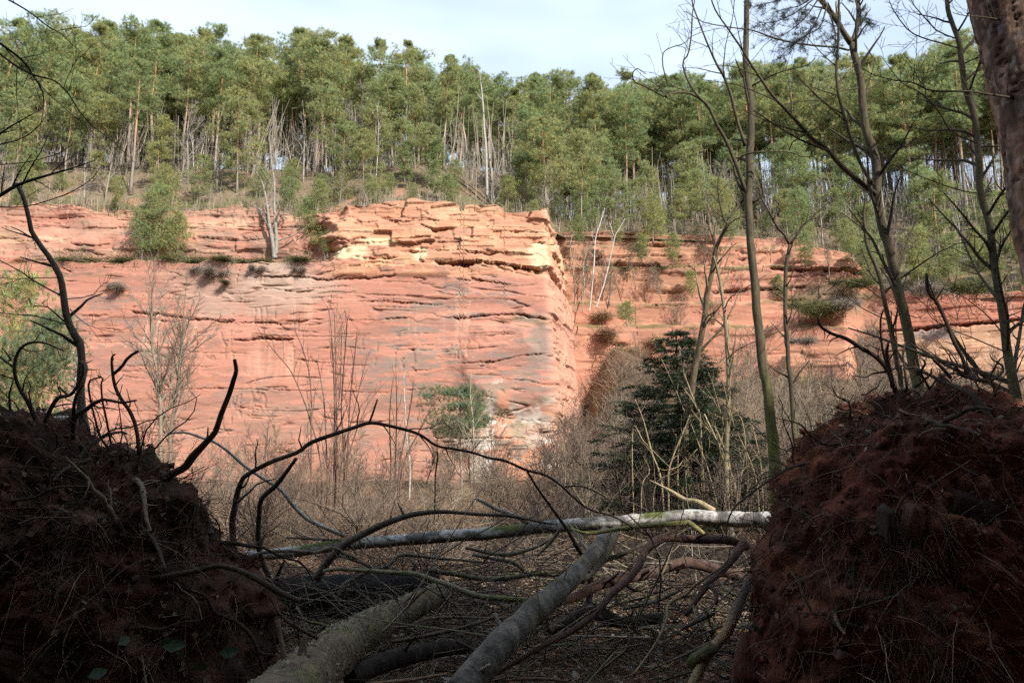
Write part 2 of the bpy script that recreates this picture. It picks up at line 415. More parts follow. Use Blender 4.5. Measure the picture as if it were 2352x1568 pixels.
def main_cliff():
    # plan path: front face at y = 60, then the side face running back
    x0 = at(-150, 500, 60)[0]
    fx = np.arange(x0, CORNER - 0.35, 0.088); n1 = len(fx)
    side = np.array((2.3, 11.0)); sl = np.linalg.norm(side); sd = side / sl
    ts = np.arange(0.4, sl, 0.13)
    ct = np.linspace(0, 1, 9)[1:-1]     # rounded corner
    cx0 = np.array((fx[-1], 60.0)); cx1 = np.array((CORNER, 60.0)) + sd * ts[0]; cc = np.array((CORNER, 60.0))
    cor = np.array([(1 - u) ** 2 * cx0 + 2 * u * (1 - u) * cc + u * u * cx1 for u in ct])
    bx = np.concatenate([fx, cor[:, 0], CORNER + sd[0] * ts]); by = np.concatenate([np.full(n1, 60.0), cor[:, 1], 60 + sd[1] * ts])
    nx = np.concatenate([np.zeros(n1), np.sin(ct * math.pi / 2), np.full(len(ts), sd[1])]); ny = np.concatenate([np.full(n1, -1.0), -np.cos(ct * math.pi / 2), np.full(len(ts), -sd[0])])
    arc = np.concatenate([[0], np.cumsum(np.hypot(np.diff(bx), np.diff(by)))])
    ztop = np.array([rim_z(x, y) for x, y in zip(bx, by)])
    ztop = ztop + 0.25 * fbm2(arc / 1.4, arc * 0, 5, 3) + 0.30 * beds(arc, arc * 0, 1.0, 2.4, 77)
    nr = 410
    v = np.linspace(0, 1, nr)[:, None]
    ZZ = -0.6 + v * (ztop[None, :] + 0.6)
    BX = np.broadcast_to(bx, ZZ.shape); BY = np.broadcast_to(by, ZZ.shape); A = np.broadcast_to(arc, ZZ.shape)
    isside = np.broadcast_to(np.concatenate([np.zeros(n1), np.linspace(0, 1, len(ct)), np.ones(len(ts))]), ZZ.shape)
    px, py = project(BX, np.full_like(BX, 60.0), ZZ)       # along the front these are the measured coordinates
    px = np.where(isside > 0.5, 1270 + (A - arc[n1]) * 6, px)
    d = relief(A, ZZ, 21)
    up = ss(700, 800, px + 30 * fbm2(px / 30, py / 20, 38, 3)) * ss(642, 628, py)               # broken pale blocks of the upper tier
    ul = ss(800, 690, px + 35 * fbm2(px / 30, py / 20, 39, 3)) * ss(604 + 8 * fbm2(px / 40, py * 0, 3, 2), 596 + 8 * fbm2(px / 40, py * 0, 3, 2), py)
    d = d + (up + 0.7 * ul) * (0.24 * beds(A, ZZ, 1.15, 3.4, 31) + 0.09 * beds(A, ZZ, 0.45, 1.5, 33))
    rest = 1 - np.maximum(up, ul)
    d = d + rest * (0.045 * beds(A, ZZ, 2.3, 15.0, 41) + 0.03 * beds(A, ZZ, 0.9, 6.0, 43) * ss(0.0, 0.4, fbm2(A / 7, ZZ / 3, 44, 2)))
    d = d - 2.0 * ul * (1 + 0.25 * fbm2(px / 90, py / 60, 8, 2))        # upper tier stands back on the left, above the ledge
    d = d - 0.55 * ss(1020, 960, py) * ss(600, 700, px) * ss(560, 560.1, py) * 0.0
    d = d + 0.9 * ss(955, 1010, py) * blob(px, py, 1150, 1060, 130, 110, 91, .3)      # pale boulder step at the foot
    d = d + 0.55 * ss(742, 752, py) * blob(px, py, 1170, 850, 130, 130, 92, .25)
    d = d + 0.35 * ss(590, 600, py) * ss(640, 630, py) * ss(760, 800, px) * 0.0
    fr = 1 - isside
    d = d - 0.16 * seams(A, ZZ, 45) * (1 - .5 * isside)
    d = d + carve(px, py, CR, 51) * np.clip(1.2 * fr, 0, 1) + isside * (0.13 * beds(A, ZZ, 1.1, 3.0, 61) + 0.08 * beds(A, ZZ, 0.35, 1.2, 63) * ss(.0, .3, fbm2(A / 2, ZZ / 2, 64, 2)))
    batter = (24 - ZZ) * 0.035
    back = isside * np.clip((A - arc[n1]) / 11, 0, 1) * (24 - ZZ) * 0.075
    d = d + batter + back - 0.02
    d = np.where(np.broadcast_to(v, ZZ.shape) > 0.996, d - 2.2, d)
    X = BX + nx * d; Y = BY + ny * d
    # colours of the stone
    n_a = fbm2(A / 5, ZZ / 1.2, 71, 4); n_b = fbm2(A / 1.6, ZZ / 0.5, 72, 4); n_c = fbm2(A / 9, ZZ / 7, 73, 3)
    c = np.ones(ZZ.shape + (3,)) * np.array((0.415, 0.186, 0.130))
    c = lay(c, ss(-0.5, 0.6, n_a) * 0.6, (0.460, 0.228, 0.166)); c = lay(c, ss(0.0, 0.7, n_c) * 0.5, (0.40, 0.158, 0.106)); c = lay(c, ss(.1, .6, fbm2(A / 2.5, ZZ / 2.0, 74, 4)) * .35, (0.37, 0.185, 0.13))
    c = lay(c, up * (0.55 + 0.5 * n_a), (0.53, 0.275, 0.16)); c = lay(c, up * ss(0.0, 0.5, n_b + 0.5 * n_a) * 0.55, (0.60, 0.38, 0.22))
    c = lay(c, up * ss(0.0, 0.4, fbm2(A / 2.2, ZZ / 0.8, 78, 3)) * 0.55, (0.52, 0.235, 0.13))
    for (cx, cy, rx, ry) in ((1245, 590, 38, 40), (965, 585, 22, 22), (800, 580, 60, 22), (870, 555, 50, 10), (1240, 575, 28, 20)):
        c = lay(c, 0.9 * blob(px, py, cx, cy, rx, ry, int(cx), .35), (0.68, 0.52, 0.33))
    c = lay(c, ul * ss(-0.2, 0.4, n_b) * 0.5, (0.40, 0.27, 0.19)); c = lay(c, ul * ss(0.0, 0.4, fbm2(A / 3, ZZ / .7, 79, 4)) * 0.6, (0.30, 0.20, 0.145)); c = lay(c, ul * ss(0.1, 0.5, n_a) * 0.4, (0.64, 0.45, 0.28))
    # grey-tan lichen bloom below the ledge, dark weathering skins, white run-off
    c = lay(c, 0.85 * blob(px, py, 580, 655, 210, 75, 101), (0.385, 0.265, 0.205)); c = lay(c, 0.55 * blob(px, py, 640, 640, 90, 40, 102), (0.47, 0.36, 0.285))
    c = lay(c, 0.45 * blob(px, py, 450, 640, 110, 60, 103), (0.34, 0.20, 0.155))
    wz = np.clip(1.15 * blob(px, py, 1060, 810, 330, 200, 104, .3) + 0.8 * blob(px, py, 260, 780, 240, 170, 105, .3) + 0.8 * blob(px, py, 1180, 940, 150, 120, 107, .3) + .7 * blob(px, py, 700, 960, 420, 120, 108, .3), 0, 1)
    c = lay(c, wz * ss(0.08, 0.15, fbm2(A / 4.2, ZZ / 0.6, 110, 6, .6)) * 0.82, (0.27, 0.145, 0.112))
    c = lay(c, wz * ss(0.14, 0.2, fbm2(A / 2.2, ZZ / 0.45, 112, 6, .6)) * 0.75, (0.22, 0.175, 0.145))
    c = lay(c, 0.8 * blob(px, py, 1240, 800, 32, 62, 113, .5), (0.20, 0.165, 0.14)); c = lay(c, 0.6 * blob(px, py, 1230, 735, 60, 12, 114), (0.24, 0.19, 0.13))
    low = blob(px, py, 1155, 1035, 175, 150, 115, .45)
    c = lay(c, low * 0.95, (0.27, 0.215, 0.165)); c = lay(c, low * ss(0.05, 0.14, fbm2(A / 1.5, ZZ / 0.8, 117, 6, .6)) * 0.85, (0.62, 0.57, 0.51))
    c = lay(c, low * ss(0.15, 0.4, fbm2(A / 1.7, ZZ / 1.0, 118, 4)) * 0.8, (0.20, 0.185, 0.11)); c = lay(c, low * ss(0.2, 0.4, fbm2(A / 2.2, ZZ / 1.3, 119, 4)) * .85, (0.52, 0.225, 0.135))
    c = lay(c, 0.65 * ss(930, 1000, py) * ss(0.0, 0.5, fbm2(A / 3, ZZ / 1.5, 120, 4)), (0.36, 0.22, 0.155))
    st = ss(0.1, 0.55, fbm2(A / 0.45, ZZ / 7, 121, 3))
    c = lay(c, st * 0.34 * np.clip(blob(px, py, 625, 830, 75, 60, 122, .4) + blob(px, py, 690, 690, 60, 70, 123, .4) + blob(px, py, 380, 770, 90, 60, 124, .4) + blob(px, py, 1010, 740, 90, 60, 125), 0, 1), (0.70, 0.44, 0.32))
    c = lay(c, 0.6 * ss(0.45, 0.62, fbm2(A / 0.35, ZZ / 0.22, 126, 2)) * blob(px, py, 1065, 690, 45, 45, 127), (0.66, 0.55, 0.40))
    c = lay(c, isside * (0.75 + 0.3 * n_b), (0.56, 0.29, 0.20)); c = lay(c, isside * ss(620, 560, py) * .6, (0.62, 0.38, 0.22))
    moss = ss(-0.1, 0.35, fbm2(A / 1.2, ZZ / 0.4, 130, 3))
    ledge = ss(10, 2, np.abs(py - (600 + 8 * fbm2(px / 40, py * 0, 3, 2)))) * ss(770, 720, px)
    c = lay(c, 0.55 * seams(A, ZZ, 45) * (1 - up), (0.20, 0.12, 0.09)); c = lay(c, .35 * ss(880, 1010, py) * ss(-.1, .4, fbm2(A / 2.2, ZZ / 1.1, 131, 4)), (0.22, 0.16, 0.11))
    c = lay(c, ledge * moss * 0.9, (0.085, 0.095, 0.025)); c = lay(c, 0.8 * moss * ss(12, 3, np.abs(py - 738)) * ss(1130, 1170, px) * fr, (0.13, 0.12, 0.045))
    c = lay(c, 0.8 * moss * ss(9, 2, np.abs(py - (642 - 0.1 * (px - 130)))) * ss(120, 140, px) * ss(290, 250, px), (0.12, 0.12, 0.04))
    c = lay(c, np.broadcast_to(ss(0.985, 1.0, v), ZZ.shape) * ss(-0.3, 0.3, n_b) * 0.8, (0.16, 0.13, 0.07))
    V = np.stack([X, Y, ZZ], -1).reshape(-1, 3)
    me = mesh_np('sandstone_cliff', V, grid_quads(nr, len(bx)), cols=c.reshape(-1, 3), smooth=False)
    return obj('sandstone_cliff', me, MATS['sandstone'], kind='structure', label='tall salmon red sandstone quarry cliff with pale blocky top and sharp corner')

RPX = [(4.2, 71.2), (12, 72.5), (28, 71.5), (37, 69.0), (46, 65.0), (66, 56.0), (90, 50.0)]
RTOPX = [1280, 1340, 1500, 1700, 1860, 1960, 2010, 2060, 2110, 2352, 2700]
RTOPY = [520, 516, 522, 530, 548, 575, 640, 668, 668, 652, 640]
def right_path():
    P = np.array(RPX); L = np.concatenate([[0], np.cumsum(np.hypot(*np.diff(P, axis=0).T))]); s = np.arange(0, L[-1] - 22, 0.13)
    return s, np.interp(s, L, P[:, 0]), np.interp(s, L, P[:, 1])
def right_top(x, y):
    zt = 20.0
    for _ in range(4):
        zt = at(0, np.interp(project(x, y, zt)[0], RTOPX, RTOPY), y)[2]
    return zt

def right_cliff():
    s, bx, by = right_path()
    tx = np.gradient(bx); ty = np.gradient(by); l = np.hypot(tx, ty); nx, ny = ty / l, -tx / l
    ztop = np.array([right_top(x, y) for x, y in zip(bx, by)]) + 0.3 * fbm2(s / 1.6, s * 0, 6, 3) + 0.25 * beds(s, s * 0, 1.0, 2.2, 78)
    nr = 185; v = np.linspace(0, 1, nr)[:, None]
    z0 = 6.0
    ZZ = z0 + v * (ztop[None, :] - z0); A = np.broadcast_to(s, ZZ.shape); BX = np.broadcast_to(bx, ZZ.shape); BY = np.broadcast_to(by, ZZ.shape)
    px, py = project(BX, BY, ZZ)
    d = relief(A, ZZ, 221) - .12 * seams(A, ZZ, 245) + 0.26 * beds(A, ZZ, 1.5, 6.5, 231) * ss(690, 640, py) + 0.08 * beds(A, ZZ, 0.6, 3.2, 233) + carve(px, py, CRR, 251)
    # weathered benches: the face steps back upward
    for yy, k in ((758, 1.1), (700, .9), (612, 1.0), (560, .7)):
        d = d + k * ss(yy - 5, yy + 3, py + 7 * fbm2(px / 60, py * 0, yy, 3)) * ss(1990, 1930, px)
    d = d - 1.2 + np.where(np.broadcast_to(v, ZZ.shape) > 0.993, -2.2, 0)
    n_a = fbm2(A / 5, ZZ / 1.2, 271, 4); n_b = fbm2(A / 1.4, ZZ / 0.5, 272, 4)
    c = np.ones(ZZ.shape + (3,)) * np.array((0.43, 0.190, 0.125))
    c = lay(c, ss(-0.3, 0.5, n_a) * 0.6, (0.48, 0.245, 0.155)); c = lay(c, ss(.1, .5, fbm2(A / 3, ZZ / 1.5, 280, 4)) * .5, (0.28, 0.15, 0.10))
    br = blob(px, py, 1430, 600, 260, 150, 273, .3)
    c = lay(c, br * 0.8, (0.325, 0.165, 0.10)); c = lay(c, br * ss(0.1, 0.5, n_b) * .4, (0.42, 0.23, 0.14))
    c = lay(c, ss(0.1, 0.5, n_b) * 0.4 * ss(1600, 1700, px), (0.60, 0.36, 0.22))
    blk = ss(2040, 2080, px) * ss(660, 672, py)
    c = lay(c, blk * ss(760, 750, py) * 0.8, (0.50, 0.19, 0.125))
    c = lay(c, blk * ss(742, 752, py - 0.08 * (2200 - px)) * 0.85, (0.62, 0.38, 0.24)); c = lay(c, blk * ss(742, 752, py - 0.08 * (2200 - px)) * ss(0.1, 0.5, fbm2(A / 2.2, ZZ / .9, 274, 4)) * 0.6, (0.66, 0.47, 0.26))
    c = lay(c, .8 * blob(px, py, 2150, 765, 60, 16, 275), (0.22, 0.20, 0.21)); c = lay(c, .5 * ss(.2, .5, fbm2(A / 3, ZZ / 1, 279, 4)) * blk, (0.44, 0.17, 0.12))
    st = ss(0.15, 0.5, fbm2(A / 0.5, ZZ / 6, 276, 3)); c = lay(c, st * 0.35 * blk, (0.68, 0.46, 0.33))
    mo = np.zeros_like(px)
    for yy in (758, 700, 612, 560): mo = np.maximum(mo, ss(13, 2, np.abs(py + 7 * fbm2(px / 60, py * 0, yy, 3) - yy - 2)))
    c = lay(c, mo * ss(-0.15, 0.3, fbm2(A / 1.6, ZZ / .5, 277, 3)) * 0.9 * ss(2000, 1950, px), (0.115, 0.11, 0.04))
    c = lay(c, 0.85 * blob(px, py, 1900, 690, 130, 50, 278), (0.17, 0.135, 0.08))
    X = BX + nx * d; Y = BY + ny * d
    me = mesh_np('sandstone_cliff', np.stack([X, Y, ZZ], -1).reshape(-1, 3), grid_quads(nr, len(bx)), cols=c.reshape(-1, 3))
    return obj('sandstone_cliff', me, MATS['sandstone'], kind='structure', label='farther brown and salmon sandstone cliff with mossy benches behind the bare trunks')

# ------------------------------------------------------------------ hill above the cliffs and quarry floor
_rs, _rx, _ry = right_path(); _rz = np.array([right_top(x, y) for x, y in zip(_rx, _ry)])
_mx = np.linspace(at(-170, 480, 60)[0], CORNER, 120)
_my = np.where(project(_mx, 60.0, 24.0)[0] < 730, 62.6, 60.9); _my = np.convolve(np.pad(_my, 6, 'edge'), np.ones(13) / 13, 'valid')
_mz = np.array([rim_z(x, 60) for x in _mx]) - 0.15
EX = np.concatenate([[-90], _mx, [CORNER + 0.9, CORNER + 1.5], _rx[8:]]); EY = np.concatenate([[63.0], _my, [66.0, 71.5], _ry[8:] + 1.4]); EZ = np.concatenate([[_mz[0]], _mz, [_mz[-1] - .8, _rz[8]], _rz[8:] - 0.1])
def hill_z(x, y):
    x = np.asarray(x, float); y = np.asarray(y, float)
    ye = np.interp(x, EX, EY); ze = np.interp(x, EX, EZ)
    ye = np.where(x < CORNER, np.maximum(ye, np.interp(x, [CORNER - 10, CORNER - 3, CORNER], [60.9, 63.5, 70.0])), ye)
    zp = 33.4 + 3.4 * ss(2, 22, x) + 1.0 * ss(-20, -50, x)
    L = 12.5 + 12 * ss(0, 14, x) + 6 * ss(28, 50, x)
    t = np.clip((y - ye) / L, 0, 1.0)
    z = ze + (zp - ze) * (0.75 * t + 0.25 * t * t * (3 - 2 * t)) + 0.018 * np.clip(y - ye - L, 0, 60)
    return z + 0.28 * fbm2(x / 4, y / 4, 301, 4) * np.clip((y - ye) / 1.5, 0, 1) + 0.12 * fbm2(x / 1.0, y / 1.0, 302, 3) * np.clip((y - ye) / 1.5, 0, 1)

def hill():
    xs = np.concatenate([np.arange(-90, -45, 1.2), np.arange(-45, 62, 0.42), np.arange(62, 100, 1.5)])
    dv = np.concatenate([np.arange(0, 28, 0.42), np.arange(28, 130, 2.2)])
    X = np.broadcast_to(xs, (len(dv), len(xs))); Yb = np.interp(xs, EX, EY)
    Y = Yb[None, :] + dv[:, None] - 0.25
    ZZ = hill_z(X, Y) - 0.75 * ss(1.5, 0, dv)[:, None]
    c = np.ones(ZZ.shape + (3,)) * np.array((0.165, 0.125, 0.085))
    c = lay(c, ss(-0.1, 0.5, fbm2(X / 3, Y / 3, 311, 4)) * .7, (0.11, 0.085, 0.055))
    c = lay(c, ss(0.1, 0.4, fbm2(X / 2.4, Y / 2.4, 312, 4)) * 0.75 * ss(16, 3, Y - Yb[None, :]), (0.100, 0.105, 0.040))
    c = lay(c, ss(0.30, 0.45, fbm2(X / 2.1, Y / 2.1, 313, 3)) * 0.8 * ss(8, 2, Y - Yb[None, :]), (0.36, 0.18, 0.11))
    me = mesh_np('hill', np.stack([X, Y, ZZ], -1).reshape(-1, 3), grid_quads(len(dv), len(xs)), cols=c.reshape(-1, 3), smooth=True)
    return obj('hill', me, MATS['forest_soil'], kind='structure')

def ground_z(x, y):
    x = np.asarray(x, float); y = np.asarray(y, float)
    z = 0.10 * fbm2(x / 2.2, y / 2.2, 321, 4) + 0.25 * fbm2(x / 9, y / 9, 322, 3) * ss(4, 20, y)
    y0 = np.clip(53 - (x - 4) * 1.3, 32, 56); z = z + (12.5 - 3.6 * ss(8, 20, x)) * ss(0, 1, (y - y0) / (72 - .10 * (x - 4) - y0)) * ss(3.2, 10.5, x) + 0.9 * ss(50, 60, y)
    z = z + 0.9 * fbm2(x / 3, y / 3, 323, 4) * ss(38, 50, y) * ss(2, 9, x)
    z = z + 0.78 * np.clip(-y - 5, 0, 60)                                   # wooded bank behind the camera
    z = z + 0.5 * ss(2.8, 6, np.abs(x)) * ss(9, 4, y)
    return z

def ground():
    xs = np.concatenate([np.arange(-160, -12, 2.5), np.arange(-12, 14, 0.25), np.arange(14, 40, 0.6), np.arange(40, 180, 3.0)])
    ys = np.concatenate([np.arange(-70, 2, 1.5), np.arange(2, 13, 0.18), np.arange(13, 76, 0.6)])
    X, Y = np.meshgrid(xs, ys); ZZ = ground_z(X, Y)
    c = np.ones(ZZ.shape + (3,)) * np.array((0.150, 0.092, 0.055))
    c = lay(c, ss(-0.2, 0.5, fbm2(X / 1.2, Y / 1.2, 331, 4)) * 0.6, (0.09, 0.060, 0.038)); c = lay(c, ss(0.15, 0.5, fbm2(X / 2.2, Y / 2.2, 332, 3)) * .6, (0.22, 0.105, 0.06))
    c = lay(c, ss(18, 34, Y) * .7, (0.165, 0.115, 0.078))
    me = mesh_np('ground', np.stack([X, Y, ZZ], -1).reshape(-1, 3), grid_quads(len(ys), len(xs)), cols=c.reshape(-1, 3), smooth=True)
    return obj('ground', me, MATS['forest_soil'], kind='structure')

main_cliff(); right_cliff(); hill(); ground()
# ------------------------------------------------------------------ vegetation generators
def unit(v): return v / (np.linalg.norm(v, axis=-1, keepdims=True) + 1e-9)

def needles(C, A, K, ln, wd, spread, rg, col=(1, 1, 1), cvar=0.3, tint=0.12):
    """K slim triangles fanned round axis A at every centre C"""
    n = len(C)
    D = unit(A[:, None, :] + spread * rg.normal(size=(n, K, 3)))
    S = unit(np.cross(D, A[:, None, :] + 0.45 * rg.normal(size=(n, K, 3))))
    l = ln * (0.6 + 0.7 * rg.random((n, K, 1)))
    c0 = C[:, None, :] + 0.15 * ln * rg.normal(size=(n, K, 3))
    a = c0 - S * wd / 2; b_ = c0 + S * wd / 2; t = c0 + D * l
    V = np.stack([a, b_, t], 2).reshape(-1, 3)
    br = (1 + cvar * rg.normal(size=(n, 1, 1))).clip(0.45, 1.7); ti = tint * rg.normal(size=(n, 1, 1))
    cc = np.concatenate([br * (1 + ti), br, br * (1 - ti)], 2) * np.array(col)
    cc = np.broadcast_to(cc[:, :, None, :], (n, K, 3, 3)).reshape(-1, 3)
    return V, np.arange(len(V)).reshape(-1, 3), np.clip(cc, 0, 2)

def vtubes(C, D, L, R, seg, curl, rg, col, sag=0.0, sides=3):
    n = len(C); V = []; p = C.copy(); d = unit(D); s = unit(np.cross(d, rg.normal(size=(n, 3))))
    for k in range(seg + 1):
        r = (R * (1 - .7 * k / seg))[:, None]; s = unit(s - d * (s * d).sum(1, keepdims=True)); t = np.cross(d, s)
        for q in range(sides): V.append(p + r * (math.cos(6.2832 * q / sides) * s + math.sin(6.2832 * q / sides) * t))
        d = unit(d + curl * rg.normal(size=(n, 3)) + np.array((0, 0, -sag))); p = p + d * (L / seg)[:, None]
    V = np.stack(V, 1); m = sides * (seg + 1); b0 = np.arange(n)[:, None] * m
    Q = np.concatenate([b0 + np.array([[k * sides + q, k * sides + (q + 1) % sides, (k + 1) * sides + (q + 1) % sides, (k + 1) * sides + q]]) for k in range(seg) for q in range(sides)])
    return V.reshape(-1, 3), Q, np.repeat(col, m, 0)

def pine_variant(seed, Ht, cb, rad, nb, tufts, K=10, ln=0.30, wd=0.055, lean=0.03, flat=0.45, trunk_r=None, young=False):
    rg = np.random.default_rng(seed)
    n = 14; t = np.linspace(0, 1, n)
    tr = trunk_r or Ht * 0.0105 + 0.02
    P = np.stack([lean * Ht * (fbm2(t * 2.2, t * 0, seed, 2) * t + rg.normal() * 0.5 * t), lean * Ht * (fbm2(t * 2.2, t * 0 + 5, seed + 1, 2) * t + rg.normal() * .5 * t), t * Ht * 0.97 - 0.3 * (t == 0)], 1)
    R = tr * (1 - 0.86 * t) * (1 + 0.5 * np.exp(-t * 40))
    lo = np.array((0.235, 0.195, 0.160)); hi = np.array((0.42, 0.245, 0.135))
    if young: hi = np.array((0.24, 0.16, 0.09))
    w = ss(0.25, 0.6, t)[:, None]; tc_ = lo * (1 - w) + hi * w
    mb = MB(); V, Q, T = tube(P, R, 7, True)
    mb.add(V, Q, T, np.vstack([np.repeat(tc_, 7, 0), tc_[:1], tc_[-1:]]))
    cen = []; ax = []
    zs = np.sort(cb + (1 - cb) * rg.random(nb) ** 0.85)
    for k, z in enumerate(zs):
        u = (z - cb) / (1 - cb)
        prof = (0.55 + 0.45 * math.sin(min(1, u * 1.4) * math.pi / 2)) * math.sqrt(max(0.02, 1 - u ** 2.4))
        L = rad * prof * rg.uniform(0.65, 1.15)
        az = k * 2.4 + rg.normal() * 0.5
        up = rg.uniform(0.05, 0.5) + 0.6 * u ** 3
        d = np.array((math.cos(az), math.sin(az), up)); base = np.array([np.interp(z, t, P[:, i]) for i in range(3)])
        s = np.linspace(0, 1, 5)[:, None]
        B = base + d * L * s + np.array((0, 0, -0.10 * L)) * np.sin(s * 3.1) + 0.05 * L * rg.normal(size=(5, 3)) * s
        rr = max(0.012, tr * (1 - z) * 0.45)
        V, Q, T = tube(B, rr * (1 - 0.75 * s[:, 0]), 4, False); mb.add(V, Q, None, hi * 0.85 if u > 0.3 else lo)
        for p in range(rg.integers(3, 6)):
            f = rg.uniform(0.5, 1.02); c = np.array([np.interp(f, s[:, 0], B[:, i]) for i in range(3)]) + rg.normal(size=3) * np.array((.22, .22, .10)) * L
            m = max(4, int(tufts * rg.uniform(0.6, 1.3))); pr = (0.26 + 0.22 * rg.random()) * (L ** 0.6) * 1.15 + 0.12
            q = unit(rg.normal(size=(m, 3))) * (rg.random((m, 1)) ** 0.45) * pr * np.array((1, 1, flat))
            cen.append(c + q); ax.append(unit(q + np.array((0, 0, 0.45 * pr))))
    # leader
    m = int(tufts * .9); hz = rg.random((m, 1)) ** .8; q = unit(rg.normal(size=(m, 3)) * np.array((1, 1, .3))) * (1.05 - hz) * rad * 0.5 * rg.random((m, 1)) ** .5 + np.array((0, 0, 1.0)) * hz * rad * .5
    cen.append(P[-1] - np.array((0, 0, rad * .28)) + q); ax.append(unit(q * np.array((1, 1, .15)) + .25 * rg.normal(size=q.shape)))
    # bare dead stubs below the crown
    for k in range(0 if young else 9):
        z = rg.uniform(0.25, max(0.3, cb)); az = rg.uniform(0, 6.28); L = rg.uniform(0.4, 1.8)
        base = np.array([np.interp(z, t, P[:, i]) for i in range(3)]); s = np.linspace(0, 1, 4)[:, None]
        B = base + np.array((math.cos(az), math.sin(az), rg.uniform(-.3, .3))) * L * s + np.array((0, 0, -.12)) * s ** 2 * L
        V, Q, T = tube(B, 0.022 * (1 - .7 * s[:, 0]), 3, False); mb.add(V, Q, None, (0.19, 0.16, 0.135))
    V, T, C = needles(np.vstack(cen), np.vstack(ax), K, ln, wd, 0.75, rg)
    trunk = mb.mesh('trunk', True); trunk.materials.append(MATS['bark'])
    crown = mesh_np('crown', V, None, T, C); crown.materials.append(MATS['blue_needles'] if young == 'blue' else MATS['pine_needles'])
    return trunk, crown, Ht

def spruce_variant(seed, Ht, rad, whorls, nbr, tw, K, ln, wd, mat='dark_needles', droop=0.25, bare=0.0):
    rg = np.random.default_rng(seed); mb = MB()
    V, Q, T = tube(np.stack([np.zeros(10), np.zeros(10), np.linspace(-0.2, Ht, 10)], 1), Ht * 0.011 * np.linspace(1, 0.08, 10) + .006, 7); mb.add(V, Q, T, (0.10, 0.075, 0.055))
    cen = []; ax = []
    for k in range(whorls):
        u = (k + rg.random() * 0.6) / whorls; z = Ht * (0.04 + 0.95 * u)
        for j in range(nbr):
            az = rg.uniform(0, 6.283); L = rad * (1 - u) ** 0.8 * rg.uniform(0.7, 1.12) + 0.03 * rad
            s = np.linspace(0, 1, 6)[:, None]
            d = np.array((math.cos(az), math.sin(az), 0.0))
            B = np.array((0, 0, z)) + d * L * s + np.array((0, 0, 1.0)) * L * (-(droop * (1 - u)) * s + 0.30 * s ** 2 * (0.4 + u))
            V, Q, T = tube(B, (0.004 * L + 0.004) * (1 - .8 * s[:, 0]), 3, False); mb.add(V, Q, None, (0.085, 0.062, 0.045))
            nt_ = max(3, int(tw * L / rad + 2)); f = rg.uniform(0.25 if rg.random() > bare else 0.75, 1.0, nt_)
            for q in f:
                c = np.array([np.interp(q, s[:, 0], B[:, i]) for i in range(3)]); side = rg.choice((-1, 1)); pd = np.array((-d[1], d[0], 0)) * side
                td = unit(d * 0.8 + pd * rg.uniform(0.4, 1.1) + np.array((0, 0, rg.uniform(-.35, .25)))); tl = L * rg.uniform(.14, .34) * (1.25 - q) + ln
                g = np.linspace(0, 1, max(3, int(tl / ln * 2.0)))[:, None]
                pts = c + td * tl * g + np.array((0, 0, -0.12)) * tl * g ** 2
                cen.append(pts); ax.append(np.tile(td, (len(pts), 1)))
    V, T, C = needles(np.vstack(cen), np.vstack(ax), K, ln, wd, 0.55, rg)
    trunk = mb.mesh('trunk', True); trunk.materials.append(MATS['bark'])
    crown = mesh_np('crown', V, None, T, C); crown.materials.append(MATS[mat])
    return trunk, crown, Ht

def grow(mb, P, R, lev, rg, col, n=8, lf=0.5, up=0.25, spread=0.9, start=0.3, maxlev=2, rmin=0.003, minlen=0.12, jit=0.12, ns=None):
    """twigs along an existing limb, recursively"""
    L = np.linalg.norm(np.diff(P, axis=0), axis=1).sum(); m = len(P)
    s = np.linspace(0, 1, m)
    for k in range(n):
        f = start + (1 - start) * (k + rg.random()) / n
        base = np.array([np.interp(f, s, P[:, i]) for i in range(3)]); r0 = float(np.interp(f, s, R)) * 0.55
        i = min(m - 2, int(f * (m - 1))); T = unit(P[i + 1] - P[i])
        perp = unit(np.cross(T, rg.normal(size=3)))
        d = unit(T * rg.uniform(0.45, 0.9) + perp * spread * rg.uniform(0.6, 1.1) + np.array((0, 0, up)))
        l = L * lf * (1.15 - 0.75 * f) * rg.uniform(0.55, 1.2)
        if l < minlen: continue
        q = 6 if lev == 0 else 4
        B = [base]; dd = d
        for j in range(q - 1):
            dd = unit(dd + jit * rg.normal(size=3) + np.array((0, 0, 0.06 * up))); B.append(B[-1] + dd * l / (q - 1))
        B = np.array(B); rr = np.maximum(rmin, r0 * np.linspace(1, 0.3, q))
        V, Q, T3 = tube(B, rr, 4 if (lev == 0 and r0 > 0.012) else 3, False); mb.add(V, Q, None, np.array(col) * rg.uniform(0.8, 1.2))
        if lev + 1 < maxlev:
            grow(mb, B, rr, lev + 1, rg, col, max(2, int(n * 0.6)), lf * 1.0, up, spread, 0.2, maxlev, rmin, minlen, jit)

